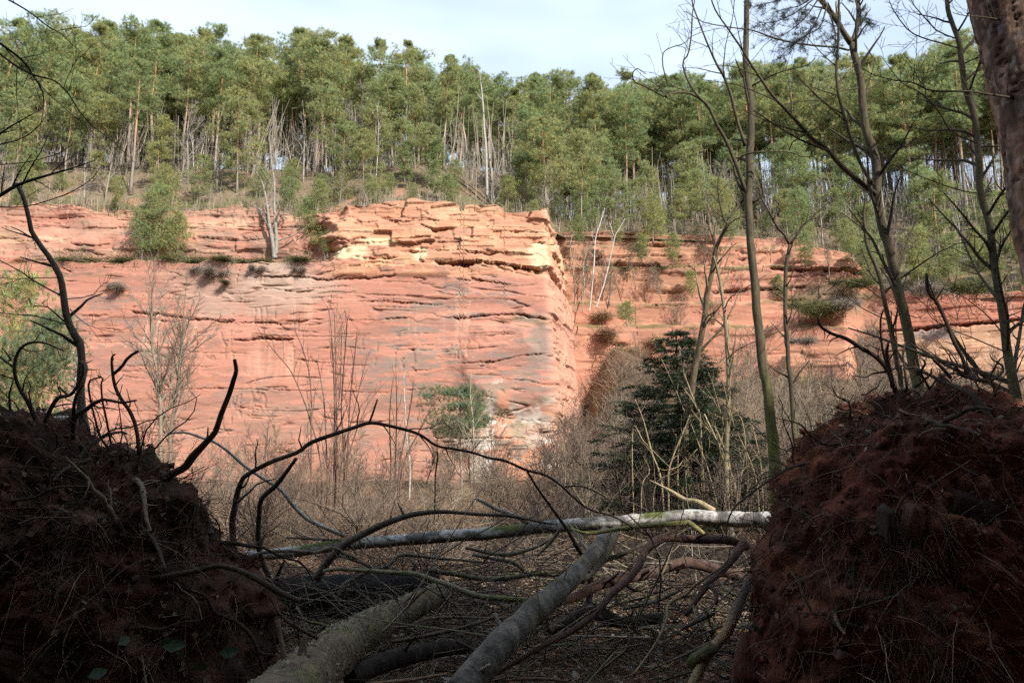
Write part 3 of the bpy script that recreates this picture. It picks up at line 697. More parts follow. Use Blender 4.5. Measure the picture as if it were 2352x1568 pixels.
def bare_variant(seed, Ht, r, col, n=14, maxlev=3, lf=0.42, start=0.3, up=0.35, rmin=0.006, lean=0.04, stems=1, spread=.8):
    rg = np.random.default_rng(seed); mt = MB(); mc = MB()
    for q in range(stems):
        t = np.linspace(0, 1, 12); a = rg.uniform(0, 6.28); sp = (0.10 + 0.10 * rg.random()) * Ht if stems > 1 else 0; h = Ht * rg.uniform(.7, 1.0) if q else Ht
        P = np.stack([lean * Ht * fbm2(t * 2, t * 0 + q, seed + q, 2) * t + sp * math.cos(a) * t, lean * Ht * fbm2(t * 2, t * 0 + 7 + q, seed, 2) * t + sp * math.sin(a) * t, t * h - 0.15 * (t == 0)], 1)
        R = np.maximum(rmin, r * (1 - 0.9 * t)); V, Q, T = tube(P, R, 6); mt.add(V, Q, T, col)
        grow(mc, P, R, 0, rg, np.array(col) * 0.9, n, lf, up, spread, start, maxlev, rmin)
    tm = mt.mesh('trunk', True); tm.materials.append(MATS['bark']); cm = mc.mesh('crown'); cm.materials.append(MATS['twig'])
    return tm, cm, Ht

def place_tree(name, var, loc, h, rz, label, cat, group=None, tilt=(0, 0), wide=1.0):
    tm, cm, Ht = var
    o = thing(name, label, cat, loc, group)
    k = h / Ht; o.scale = (k * wide, k * wide, k); o.rotation_euler = (tilt[0], tilt[1], rz)
    obj('trunk', tm, parent=o); obj('crown', cm, parent=o)
    return o

def ribbons(C, D, L, W_, seg, curl, rg, col, sag=0.0):
    """flat stems: centre C, start direction D, length L, width W_"""
    n = len(C); V = []; p = C.copy(); d = unit(D); s = unit(np.cross(d, rg.normal(size=(n, 3))))
    for k in range(seg + 1):
        w_ = (W_ * (1 - .75 * k / seg))[:, None] / 2; V += [p - s * w_, p + s * w_]
        d = unit(d + curl * rg.normal(size=(n, 3)) + np.array((0, 0, -sag))); p = p + d * (L / seg)[:, None]
    V = np.stack(V, 1); m = 2 * (seg + 1); b0 = np.arange(n)[:, None] * m; Q = np.concatenate([b0 + np.array([[2 * k, 2 * k + 1, 2 * k + 3, 2 * k + 2]]) for k in range(seg)])
    return V.reshape(-1, 3), Q, np.repeat(col, m, 0)


# ------------------------------------------------------------------ pine forest on the hill
FOREST = [pine_variant(100 + i, 18.0, (.36, .50, .40, .56, .46, .32, .52)[i], (2.6, 3.3, 2.2, 3.0, 2.8, 3.5, 2.4)[i], (40, 34, 44, 28, 38, 42, 30)[i], 17, 15, 0.30, 0.030, 0.035, (.42, .32, .55, .36, .45, .34, .5)[i]) for i in range(7)]
EDGE = [pine_variant(140 + i, 13.0, 0.16 + 0.06 * i, (3.3, 2.8, 3.6, 3.0)[i], 44, 17, 15, 0.28, 0.030, .05, (.4, .6, .35, .5)[i]) for i in range(4)]
YOUNG = [pine_variant(160 + i, 6.0, 0.06, 1.7, 46, 10, 14, 0.20, 0.020, 0.02, 0.8, None, True) for i in range(3)]
SKX = [-200, 0, 60, 140, 200, 250, 330, 370, 420, 500, 560, 600, 680, 760, 840, 870, 920, 970, 1040, 1090, 1150, 1190, 1203, 1240, 1330, 1400, 1480, 1560, 1640, 1700, 1800, 1900, 2050, 2130, 2250, 2352, 2600]
SKY_ = [40, 38, 30, 22, 48, 46, 42, 60, 76, 62, 76, 66, 72, 76, 80, 95, 96, 110, 116, 140, 160, 184, 198, 168, 156, 178, 182, 172, 166, 160, 140, 150, 118, 106, 88, 80, 60]

rg = np.random.default_rng(11)
spots = []
def try_spot(x, y, dmin):
    for a, b in spots:
        if (a - x) ** 2 + (b - y) ** 2 < dmin * dmin: return False
    spots.append((x, y)); return True

ZONES = ((250, 'left of the lone orange-barked pine'), (560, 'above the ledge pines'), (800, 'above the forked ledge tree'), (1080, 'above the pale blocky cliff'), (1230, 'around the bleached snag'), (1520, 'above the talus birches'), (1800, 'behind the mossy trunk'), (2080, 'behind the leaning forked tree'), (9999, 'behind the slim crooked tree'))
def zone(px):
    for lim, s in ZONES:
        if px < lim: return s
n_forest = 0
for tries in range(6000):
    if n_forest >= 222: break
    v = rg.random() ** 0.75; px = rg.uniform(-60, 2420)
    back = 9.0 + v * 36
    x = (px - W / 2) / F * 82
    for _ in range(3):
        y = float(np.interp(x, EX, EY)) + back + (6 if x > 4 else 0) * 1.0; x = (px - W / 2) / F * (y * CP + 33 * SP)
    if not try_spot(x, y, 1.9): continue
    z = float(hill_z(x, y)); sk = np.interp(px, SKX, SKY_) + rg.uniform(-6, 26) + (rg.random() < 0.35) * rg.uniform(0, 60)
    if back > 26: sk += 25
    ht = float(np.clip(at(px, sk, y)[2] - z, 11.5, 24.5))
    i = rg.integers(0, 7)
    place_tree('scots_pine', FOREST[i], (x, y, z), ht, rg.uniform(0, 6.28), ('tall front-row forest pine ' if back < 22 else 'tall rear forest pine ') + zone(px), 'pine tree', ('front forest pines ' if back < 22 else 'rear forest pines ') + zone(px), (rg.normal() * .025, rg.normal() * .025), rg.uniform(.85, 1.15))
    n_forest += 1
# lower, broader pines along the forest edge and on the slope
n = 0
for tries in range(2000):
    if n >= 66: break
    px = rg.uniform(-40, 2400); back = rg.uniform(1.6, 12.0); x = (px - W / 2) / F * 72
    for _ in range(3):
        y = float(np.interp(x, EX, EY)) + back; x = (px - W / 2) / F * (y * CP + 28 * SP)
    if 240 < px < 350 or 560 < px < 680 or 1060 < px < 1150 or not try_spot(x, y, 1.8): continue
    z = float(hill_z(x, y)); i = rg.integers(0, 4)
    place_tree('scots_pine', EDGE[i], (x, y, z - .1), (rg.uniform(3.5, 7.0) if back < 5 else rg.uniform(6, 11.5)), rg.uniform(0, 6.28), 'low spreading pine on the slope ' + zone(px), 'pine tree', 'edge pines ' + zone(px), (rg.normal() * .05, rg.normal() * .05), rg.uniform(.8, 1.05))
    n += 1

def hand_tree(name, var, px, py, Y, h, label, cat, rz=0.0, wide=1.0, tilt=(0, 0), zfix=None):
    p = at(px, py, Y); z = p[2] if zfix is None else zfix
    return place_tree(name, var, (p[0], Y, z), h, rz, label, cat, None, tilt, wide)

for i, (px, top) in enumerate(((1196, 190), (1222, 188), (1243, 172), (1268, 168), (1298, 166))):
    yy = (80.0, 84.0, 86.0, 88.0, 90.0)[i]; x = at(px, 300, yy)[0]; z = float(hill_z(x, yy)); place_tree('scots_pine', FOREST[i], (x, yy, z), float(at(px, top, yy)[2] - z), i * 1.3, 'pine filling the dip of the treeline behind the cliff corner', 'pine tree', 'pines in the treeline dip')
hand_tree('scots_pine', FOREST[1], 300, 443, 67.0, 13.5, 'lone orange-barked pine with thick base on the slope above the ledge', 'pine tree', 1.0, .95)
hand_tree('scots_pine', EDGE[0], 1255, 470, 64.0, 8.2, 'bushy bright green pine crowding the top of the cliff corner', 'pine tree', 2.0, 1.25, (0, .06))
hand_tree('scots_pine', EDGE[1], 1205, 452, 66.0, 9.5, 'broad pine just left of the bushy pine at the cliff corner', 'pine tree', 4.0, 1.0)
hand_tree('scots_pine', EDGE[2], 1335, 500, 72.5, 9.0, 'dark green pine rooted just right of the cliff corner', 'pine tree', .5, .9)
hand_tree('scots_pine', EDGE[3], 985, 440, 66.0, 7.0, 'low rounded pine above the middle of the pale cliff top', 'pine tree', .5, 1.0)
hand_tree('young_pine', YOUNG[0], 362, 598, 61.0, 6.6, 'light green young pine standing on the grassy cliff ledge', 'pine tree', .4, .95)
hand_tree('young_pine', YOUNG[1], 325, 599, 60.8, 4.8, 'smaller young pine crowding the left side of the ledge pine', 'pine tree', 2.4, .9)
hand_tree('young_pine', YOUNG[2], 405, 598, 60.9, 4.2, 'shorter young pine crowding the right side of the ledge pine', 'pine tree', 3.4, .9)
hand_tree('young_pine', YOUNG[1], 1440, 745, 66.0, 2.6, 'small dark green pine leaning from the talus beside the corner', 'pine tree', 1.4, 1.3, (0, .5))
for i, (px, py, h, lab) in enumerate(((270, 470, 2.6, 'little pine bush at the rim left of the ledge pine'), (715, 520, 2.4, 'little pine bush in the gully left of the pale blocks'), (845, 455, 2.2, 'little pine bush on the rim above the pale blocks'), (1500, 555, 5.0, 'slender young pine standing on the brown recessed cliff'), (1655, 520, 5.0, 'young pine on the rim between two bare trunks'), (1840, 545, 5.2, 'young pine on the rim left of the tallest leaning trunk'), (2110, 650, 5.5, 'young pine on the mossy shelf above the right-hand block'), (2250, 640, 5.0, 'young pine above the right-hand rock block near the pine trunk'), (2000, 655, 5.0, 'young pine in the mossy notch beside the right-hand block'))):
    Yy = 62.5 if px < 1300 else 71.5 if px < 1900 else 68.5
    hand_tree('young_pine', YOUNG[i % 3], px, py, Yy, h, lab, 'pine tree', i * 1.3, 1.0)

n = 0
for tries in range(900):                              # knee to head high pines scattered along the rim
    if n >= 48: break
    px = rg.uniform(-20, 2360); back = rg.uniform(.5, 6.5); x = (px - W / 2) / F * 68
    for _ in range(3):
        y = float(np.interp(x, EX, EY)) + back; x = (px - W / 2) / F * (y * CP + 26 * SP)
    if not try_spot(x, y, 1.0): continue
    place_tree('young_pine', YOUNG[n % 3], (x, y, float(hill_z(x, y)) - .1), rg.uniform(1.3, 3.8), n * .9, 'knee to head high pine on the rim ' + zone(px), 'pine tree', 'little rim pines ' + zone(px), (rg.normal() * .06, rg.normal() * .06), rg.uniform(.9, 1.3)); n += 1

# bare grey trees and birches at the rim
GREY = (0.27, 0.235, 0.195); WHITE = (0.43, 0.41, 0.38); TAN = (0.24, 0.185, 0.12); BROWN = (0.13, 0.085, 0.058)
BARE = [bare_variant(200 + i, 6.0, 0.09, GREY, 14, 3, .45, .22, .4, .010, .05) for i in range(4)]
BIRCH = [bare_variant(210 + i, 8.0, 0.075, WHITE, 12, 3, .30, .35, .5, .009, .05) for i in range(2)]
n = 0
for tries in range(900):
    if n >= 85: break
    px = rg.uniform(-20, 2380); back = rg.uniform(0.6, 12.0); x = (px - W / 2) / F * 70
    for _ in range(3):
        y = float(np.interp(x, EX, EY)) + back; x = (px - W / 2) / F * (y * CP + 27 * SP)
    if 590 < px < 670 or not try_spot(x, y, 1.2): continue
    b = rg.random() < .25; z = float(hill_z(x, y))
    place_tree('birch_sapling' if b else 'bare_sapling', BIRCH[rg.integers(2)] if b else BARE[rg.integers(4)], (x, y, z - .05), rg.uniform(3.0, 8.5) if back > 6 else rg.uniform(2.0, 5.5), rg.uniform(0, 6.28),
               ('thin white birch on the rim ' if b else 'bare grey sapling on the rim ') + zone(px), 'tree', ('rim birches ' if b else 'rim saplings ') + zone(px), (rg.normal() * .08, rg.normal() * .08))
    n += 1

def rim_scrub():
    """leafless scrub, dead stems and low dark bushes between the trunks: one tangled mass"""
    rg = np.random.default_rng(31); mb = MB(); n = 6300
    px = rg.uniform(-80, 2430, n); back = np.where(rg.random(n) < .3, rg.uniform(-.7, 1.6, n), rg.random(n) ** 1.2 * 30 + .3); x = (px - W / 2) / F * 78
    for _ in range(3):
        y = np.interp(x, EX, EY) + back; x = (px - W / 2) / F * (y * CP + 30 * SP)
    fill = np.arange(n) < 1500; px[fill] = rg.uniform(1300, 2430, 1500); back[fill] = rg.uniform(20, 42, 1500); y[fill] = 71 + back[fill]; x[fill] = (px[fill] - W / 2) / F * (y[fill] * CP + 36 * SP)
    z = hill_z(x, y) - .1 - .25 * (back < 0); tall = (back > 9) & (rg.random(n) < .75); h = np.where(tall, rg.uniform(2.5, 9.5, n), rg.uniform(.4, 1.9, n)); C = np.stack([x, y, z], 1)
    D = np.stack([rg.normal(size=n) * .10, rg.normal(size=n) * .08, np.ones(n)], 1); col = np.array((.27, .225, .175)) * rg.uniform(.6, 1.5, (n, 1)); gr = (~tall) & (rg.random(n) < .35); col[gr] = np.array((.12, .13, .045)) * rg.uniform(.7, 1.3, (gr.sum(), 1))
    V, Q, c = ribbons(C, D, h, h * .012 + .02, 3, .06, rg, col); mb.add(V, Q, None, c)
    V, Q, c = ribbons(C, np.cross(D, (1, .3, 0)) * .1 + D, h, h * .012 + .02, 3, .06, rg, col); mb.add(V, Q, None, c)
    k = np.repeat(np.arange(n), 4); f = np.where(tall[k], rg.uniform(.3, 1, len(k)), rg.uniform(0, .7, len(k))); m = len(k)
    V, Q, c = ribbons(C[k] + D[k] * (h[k] * f)[:, None], np.stack([rg.normal(size=m), rg.normal(size=m), rg.uniform(.1, 1.2, m)], 1), np.where(tall[k], rg.uniform(.5, 1.9, m), rg.uniform(.3, 1.0, m)), np.full(m, .026), 2, .2, rg, col[k]); mb.add(V, Q, None, c)
    me = mb.mesh('rim_scrub'); obj('rim_scrub', me, MATS['twig'], kind='stuff', label='tangled leafless scrub between the pine trunks above the cliffs', category='scrub')
rim_scrub()

# tall conifers on the bank behind the viewpoint: their shade covers the foreground
SHADE = [spruce_variant(300 + i, 26.0, 3.9, 30, 6, 7, 4, 0.62, 0.20) for i in range(2)]
k = 0; rg = np.random.default_rng(17)
for row, (yy, x0, x1, dx, h) in enumerate(((-3.6, -17, -4, 5.0, 17), (-6.5, -20, 36, 4.2, 21), (-11.0, -2, 42, 4.4, 21.5), (-16.0, 2, 48, 4.8, 22.5))):
    for x in np.arange(x0, x1, dx):
        xx = x + rg.uniform(-1, 1); y = yy + rg.uniform(-1.2, 1.2)
        if (yy < -6 and -2.9 < xx - (2.4 + .84 * (7.9 - y)) < 3.0): continue            # a gap lets the sun reach the birch
        place_tree('tall_spruce', SHADE[k % 2], (xx, y, float(ground_z(xx, y)) - .1), h + rg.uniform(-2, 2), rg.uniform(0, 6), 'tall dense spruce on the wooded bank behind the viewpoint', 'spruce tree', 'spruces behind the viewpoint'); k += 1
# ------------------------------------------------------------------ traced trees, logs, roots
REG['G'] = (1345.1, 720.6, 0.30638)
REG['K'] = (1133.7, 365.1, 0.24511)

def bark_cols(V, col, seed=0, amp=0.35, moss=None, fs=5.0):
    c = np.tile(np.array(col, float), (len(V), 1)) * (1 + amp * fbm3(V, fs, seed, 3))[:, None]
    if moss:
        amount, lowz, highz = moss
        m = np.clip(amount * ss(highz, lowz, V[:, 2]) * (0.75 + 1.1 * fbm3(V, 3.0, seed + 5, 3)), 0, 1)[:, None]
        c = c * (1 - m) + np.array((0.105, 0.120, 0.022)) * m
    return np.clip(c, 0.004, 1)

def limb(parent, loc, name, reg, pts, Ys, ws, col, seed, mat='bark', sides=9, rough=0.12, wob=0.012, step=0.12, moss=None, scale=None, colf=None):
    s = REG[reg][2] if scale is None else scale
    P, R = world_path(Z(reg, pts), Ys, np.array(ws, float) * s if np.ndim(ws) else ws * s)
    if name in ('trunk', 'stem') and P[0][1] < 60:            # stems stand on the ground
        gz = float(ground_z(P[0][0], P[0][1]))
        if P[0][2] > gz: P = np.vstack([[P[0][0] + .1 * (P[0][0] - P[1][0]), P[0][1], gz - .1], P]); R = np.concatenate([[R[0] * 1.08], R])
    P, R = smooth_path(P, R, step, wob, seed)
    V, Q, T = tube(P, R, sides, True, rough, seed, 7.0)
    mb = MB(); mb.add(V, Q, T, colf(V, P) if colf else bark_cols(V, col, seed, moss=moss))
    o = obj(name, mb.mesh(name, True, loc), MATS[mat], parent)
    return P, R, o

def multi(*chunks):
    """join measured pieces from different enlargements into one polyline in frame units"""
    r = []
    for reg, pts in chunks: r += Z(reg, pts)
    return r

def bare_tree(name, label, cat, trunk, Ys, ws, col, seed, branches=(), twigs=(14, 3, .34), rmin=.0035, moss=None, start=.35, group=None, up=.3, tw_col=None, bt=(6, 2, .40), sides=10, mat='bark', spread=.9, btw=True, minlen=.12):
    P0 = at(*trunk[0], Ys[0] if np.ndim(Ys) else Ys); loc = tuple(P0)
    o = thing(name, label, cat, loc, group)
    P, R, tk = limb(o, loc, 'trunk', 'P', trunk, Ys, ws, col, seed, mat, sides, .10, .015, .14, moss, 1.0)
    rg = np.random.default_rng(seed); mb = MB(); tcol = np.array(tw_col if tw_col is not None else col) * .9
    if twigs[0]: grow(mb, P, R, 0, rg, tcol, twigs[0], twigs[2], up, spread, start, twigs[1], rmin, minlen)
    for i, (bp, by, bw) in enumerate(branches):
        B, BR, _ = limb(tk, loc, 'branch', 'P', bp, by, bw, col, seed + i + 1, mat, 7, .10, .012, .12, moss, 1.0)
        if bt[0]: grow(mb, B, BR, 0, rg, tcol, bt[0], bt[2], up, spread, .25, bt[1], rmin, minlen)
    if mb.n: obj('crown', mb.mesh('crown', False, loc), MATS['twig'], o)
    return o

def w3(a): return [q * S3 for q in a]
DK = (0.070, 0.056, 0.038); OL = (0.078, 0.064, 0.040); LT = (0.20, 0.165, 0.10)

# --- right-hand group of bare trunks
T1 = multi(('21', [(650,1720),(640,1568),(610,1300),(590,1100),(560,950),(545,750),(515,550),(500,350),(480,150),(470,0)]), ('20', [(462,1350),(475,1200),(470,1050),(480,900),(478,700),(455,560),(440,350),(448,150),(447,0),(445,-260)]))
bare_tree('bare_tree', 'tall straight bare trunk with mossy green base left of the leaning forked tree', 'tree', T1, [13.5, 14], w3([86, 80, 68, 66, 62, 60, 58, 55, 52, 52, 52, 52, 52, 50, 48, 42, 40, 36, 34, 30]), OL, 401, [
    (multi(('20', [(455,1350),(380,1130),(310,960),(250,860),(180,720),(60,640),(-60,640)]), ('10', [(2230,665),(2150,630),(2080,595),(2010,560),(1998,500),(2030,470),(2090,510)])), [13.8, 12.5], w3([30, 27, 25, 22, 20, 16, 14, 12, 12, 10, 10, 8, 7, 5])),
    (Z('20', [(440,1000),(385,830),(340,650),(290,520),(245,440),(170,270),(95,80),(75,0),(60,-80)]), [13.8, 13], w3([24, 22, 20, 18, 16, 12, 10, 8, 7])),
    (Z('20', [(180,720),(100,640),(40,540),(10,430),(50,370),(70,250),(75,120),(90,20),(100,-60)]), [12.9, 12.4], w3([15, 14, 12, 11, 11, 10, 8, 7, 5])),
    (Z('20', [(470,600),(560,550),(700,490),(860,450),(920,400)]), [14, 13], w3([14, 12, 9, 7, 4])),
    (Z('20', [(385,1110),(430,1065),(520,1045),(740,1040),(850,1075),(960,1040)]), [13.8, 13], w3([12, 12, 11, 8, 6, 4])),
    (Z('20', [(460,1400),(560,1340),(545,1250),(510,1150)]), [13.9, 13.6], w3([22, 16, 10, 6])),
    (Z('20', [(430,1360),(370,1440),(310,1530),(270,1420),(250,1250),(300,1080)]), [13.9, 13.4], w3([20, 16, 13, 11, 9, 5])),
    (multi(('10', [(2230,555),(2205,460),(2205,370),(2250,330),(2351,300)]), ('20', [(60,260),(150,220),(310,190)])), [12.6, 12.2], w3([9, 9, 8, 7, 6, 5, 4, 3])),
], (8, 2, .10), .004, (1.1, 1.2, 4.2), .5, up=.25, tw_col=DK, bt=(7, 3, .40))

T2 = multi(('21', [(1640,1180),(1610,1010),(1540,640),(1480,380),(1430,150),(1380,0)]), ('20', [(1345,1350),(1345,1200),(1320,1050),(1270,900),(1245,700),(1215,500),(1180,350),(1165,290)]))
bare_tree('bare_tree', 'leaning forked bare tree rising behind the right-hand root plate', 'tree', T2, [10.5, 10.8], w3([76, 72, 66, 62, 60, 58, 58, 58, 56, 54, 50, 46, 44, 42]), OL, 402, [
    (Z('20', [(1165,300),(1110,220),(1060,130),(1000,50),(960,0),(880,-140)]), [10.8, 10.6], w3([40, 38, 36, 34, 32, 28])),
    (Z('20', [(1165,300),(1195,230),(1215,120),(1210,0),(1205,-160)]), [10.8, 10.9], w3([34, 34, 32, 28, 26])),
    (Z('20', [(1335,1330),(1230,1250),(1090,1130),(1000,1020),(900,950),(800,840),(700,730),(620,640),(540,520),(470,420),(400,310),(330,210),(270,120),(220,30),(190,-60)]), [10.6, 9.6], w3([36, 35, 34, 30, 28, 25, 22, 20, 18, 16, 14, 12, 11, 10, 8])),
    (Z('20', [(1315,1270),(1230,1120),(1170,960),(1110,750),(1075,620),(1065,480),(1080,250),(1085,0),(1085,-120)]), [10.6, 10.3], w3([26, 24, 24, 22, 20, 19, 17, 15, 14])),
    (Z('20', [(1000,1030),(820,960),(620,840),(500,760),(380,800)]), [10.2, 9.8], w3([16, 13, 10, 7, 4])),
    (Z('20', [(1150,345),(1060,325),(880,310),(720,285),(600,250),(480,210),(340,185),(150,150),(30,80)]), [10.8, 10], w3([15, 14, 13, 12, 11, 9, 8, 6, 4])),
    (Z('20', [(1215,605),(1100,620),(1040,655),(930,690),(800,700),(700,720)]), [10.7, 10.2], w3([9, 8, 7, 6, 5, 3])),
    (Z('20', [(740,1030),(780,960),(900,900),(1000,830),(1060,780)]), [10.2, 10], w3([8, 8, 7, 5, 3])),
    (Z('20', [(1340,1010),(1450,1015),(1600,975),(1750,900)]), [10.6, 10.2], w3([9, 8, 6, 3])),
], (14, 3, .16), .003, (.55, .8, 5), .1, up=.2, tw_col=DK, bt=(9, 3, .40))

T3 = multi(('21', [(2330,1330),(2310,1250),(2290,1140),(2250,900),(2220,700),(2180,450),(2150,250),(2120,0)]), ('20', [(2080,1420),(2050,1280),(2045,1150),(2035,1000),(2020,850),(1990,720),(1945,600),(1925,450),(1905,290),(1870,180),(1830,60),(1815,-80)]))
bare_tree('bare_tree', 'slim crooked bare tree between the forked tree and the big pine trunk', 'tree', T3, [9.2, 9.4], w3([74, 72, 70, 62, 56, 52, 50, 48, 46, 45, 44, 43, 42, 40, 38, 37, 34, 32, 30, 28]), OL, 403, [
    (Z('20', [(1900,270),(1760,215),(1680,130),(1590,30),(1560,-40)]), [9.4, 9], w3([10, 9, 8, 6, 4])),
    (Z('20', [(1900,330),(1780,295),(1650,260),(1550,200),(1450,60),(1420,-30)]), [9.4, 9], w3([11, 10, 9, 8, 6, 4])),
    (Z('20', [(1950,625),(1720,625),(1600,570),(1450,545),(1310,505),(1240,465)]), [9.3, 8.9], w3([13, 12, 10, 8, 6, 4])),
    (Z('20', [(1935,440),(2010,405),(2100,390),(2180,420)]), [9.4, 9.1], w3([10, 9, 7, 4])),
    (Z('20', [(2030,980),(1850,900),(1770,770),(1640,640),(1500,560),(1370,390)]), [9.3, 8.8], w3([12, 11, 10, 8, 6, 4])),
    (Z('20', [(2050,1010),(2150,1000),(2260,1010),(2400,990)]), [9.3, 9], w3([12, 11, 9, 6])),
    (Z('20', [(2040,820),(2150,760),(2260,700),(2351,690)]), [9.3, 9.0], w3([9, 8, 6, 4])),
    (Z('20', [(2060,1330),(1900,1300),(1700,1230),(1500,1150),(1380,1090)]), [9.3, 9], w3([10, 9, 7, 5, 3])),
    (Z('21', [(2150,300),(2190,150),(2270,20),(2400,-120)]), [9.2, 8.9], w3([22, 18, 12, 8])),
    (Z('21', [(2230,760),(2100,600),(1950,480),(1800,420)]), [9.2, 9.0], w3([10, 8, 6, 4])),
    (Z('21', [(2240,860),(2000,760),(1850,700),(1700,600),(1700,480)]), [9.2, 9.0], w3([10, 8, 6, 5, 4])),
], (26, 3, .20), .003, (.4, .8, 4), .05, up=.08, tw_col=DK, bt=(11, 3, .5))

T4 = multi(('21', [(1505,1060),(1490,980),(1440,720),(1390,500),(1340,280),(1280,120),(1265,0)]), ('20', [(1255,1500),(1262,1350),(1250,1200),(1200,1010)]))
bare_tree('bare_tree', 'thin bare stem just left of the leaning forked tree', 'tree', T4, [11.5, 11.5], w3([34, 34, 32, 30, 27, 24, 22, 18, 14, 10, 6]), OL, 404, [(Z('21', [(1390,500),(1250,400),(1100,370),(950,380)]), [11.4, 11], w3([9, 7, 5, 3])), (Z('21', [(1420,640),(1250,560),(1100,440),(950,300)]), [11.4, 11], w3([8, 7, 5, 3]))], (12, 3, .2), .003, None, .2, tw_col=DK)
T5 = Z('21', [(810,1640),(800,1568),(780,1400),(755,1100),(735,900),(720,700),(715,500),(720,300),(745,120)])
bare_tree('bare_tree', 'bare tree with a wide Y fork right of the mossy trunk', 'tree', T5, [15.5, 15.5], w3([38, 36, 34, 32, 30, 28, 27, 26, 26]), DK, 405, [
    (multi(('21', [(745,120),(705,50),(660,0)]), ('20', [(600,1440),(550,1350),(530,1250)])), [15.5, 15.2], w3([20, 19, 18, 14, 10, 6])), (multi(('21', [(745,120),(790,60),(830,0)]), ('20', [(900,1490),(970,1420),(1090,1330)])), [15.5, 15.2], w3([20, 18, 16, 12, 8, 4])),
    (Z('21', [(715,500),(640,450),(560,420),(500,360)]), [15.5, 15], w3([10, 8, 6, 3])), (Z('21', [(720,560),(900,520),(1150,480),(1400,520)]), [15.5, 15], w3([7, 6, 5, 3]))], (12, 3, .16), .004, (.6, .5, 4), .2, tw_col=DK)
T6 = multi(('21', [(30,1420),(50,1300),(90,1000),(130,800),(165,600),(180,450),(220,280),(240,150),(290,40),(310,0)]), ('20', [(370,1440),(420,1370)]))
bare_tree('bare_tree', 'bare trunk leaning right in front of the dark spruce', 'tree', T6, [18.5, 17], w3([44, 44, 42, 40, 40, 38, 34, 30, 24, 22, 16, 10]), (0.125, 0.095, 0.06), 406, [(multi(('21', [(235,150),(215,50),(195,0)]), ('20', [(190,1440),(180,1300)])), [18, 18], w3([22, 20, 18, 14, 9])), (Z('21', [(165,620),(210,590),(260,560)]), [18, 17.5], w3([16, 10, 5]))], (12, 3, .2), .004, (.4, .5, 3), .3, tw_col=TAN)
T7 = Z('21', [(310,1640),(312,1568),(325,1200),(320,900),(300,600),(260,330),(225,200)])
bare_tree('bare_tree', 'slender sunlit tan stem just left of the mossy trunk', 'tree', T7, [17, 17], w3([32, 32, 30, 28, 24, 20, 12]), LT, 407, [(Z('21', [(315,900),(400,830),(560,760),(700,700)]), [17, 16], w3([10, 8, 6, 4])), (Z('21', [(300,560),(340,480),(470,400),(580,330)]), [17, 16], w3([10, 8, 6, 4]))], (16, 3, .22), .004, None, .25, tw_col=LT)

# --- tan coppice poles and the dark spruce
cop = at(1660, 1165, 17.5)
o = thing('coppice_shrub', 'thicket of thin tan poles fanning up before the dark spruce', 'shrub', tuple(cop))
tw = MB(); rg = np.random.default_rng(41)
for i, (pts, w_) in enumerate((([(570,1260),(500,1050),(460,900),(420,760),(370,640)],13), ([(990,1460),(920,1180),(840,960),(790,830),(740,730),(680,580),(560,320)],13), ([(1080,1170),(1050,950),(1020,780),(960,560),(920,440)],16),
    ([(1140,1400),(1100,1230),(1030,1080),(960,900),(890,750)],26), ([(620,1240),(660,1060),(740,870),(780,760)],13), ([(1280,1270),(1210,1050),(1130,880),(1090,760),(1000,400),(900,60)],10),
    ([(860,820),(830,700),(770,540),(730,420),(700,240)],15), ([(770,1120),(680,1150),(560,1160),(470,1000)],9), ([(350,880),(440,960),(560,1080),(640,1150)],8), ([(1180,830),(1050,790),(910,730)],7),
    ([(730,1300),(790,1150),(780,1040)],9), ([(1330,1440),(1310,1100),(1240,800),(1225,640)],10), ([(1000,1380),(1160,1200),(1310,1020)],9), ([(1040,1430),(1000,1250),(1010,1080),(980,900)],22), ([(690,1200),(700,1000),(740,850)],9),
    ([(880,1440),(870,1200),(930,1000),(900,820)],9), ([(1200,1450),(1220,1150),(1180,900)],9), ([(420,1300),(480,1180),(430,1060)],9), ([(520,1290),(690,1180),(840,1010)],8), ([(1420,1400),(1380,1150),(1420,900),(1500,700)],9))):
    P, R, _ = limb(o, tuple(cop), 'stem', 'G', pts, [17.5 + .5 * math.sin(i), 17.0 + 1.2 * math.sin(i * 2.3)], [w_, w_ * .85, w_ * .6, w_ * .35], np.array((0.30, 0.235, 0.135)) * rg.uniform(.7, 1.15), 500 + i, 'bark', 6, .06, .01, .16)
    grow(tw, P, R, 0, rg, (0.26, 0.20, 0.12), 5, .22, .2, .8, .3, 2, .003)
tw.n and obj('crown', tw.mesh('crown', False, cop), MATS['twig'], o)
SPR = spruce_variant(333, 4.7, 1.75, 34, 9, 12, 7, 0.085, 0.017, 'dark_needles', .15, .25)
pz = at(1565, 1090, 20.0); place_tree('spruce', SPR, (pz[0], 20.0, float(ground_z(pz[0], 20.0))), 5.4, .6, 'young dark green spruce with bare spiky branch tips beside the talus', 'spruce tree', None, (0, 0), 1.5)
SPR2 = spruce_variant(334, 3.4, 1.4, 22, 8, 11, 8, 0.09, 0.019, 'dark_needles', .2, .3)
pz = at(1640, 1090, 22.0); place_tree('spruce', SPR2, (pz[0], 22.0, float(ground_z(pz[0], 22.0))), 3.6, .6, 'smaller dark spruce half hidden behind the tan poles', 'spruce tree')

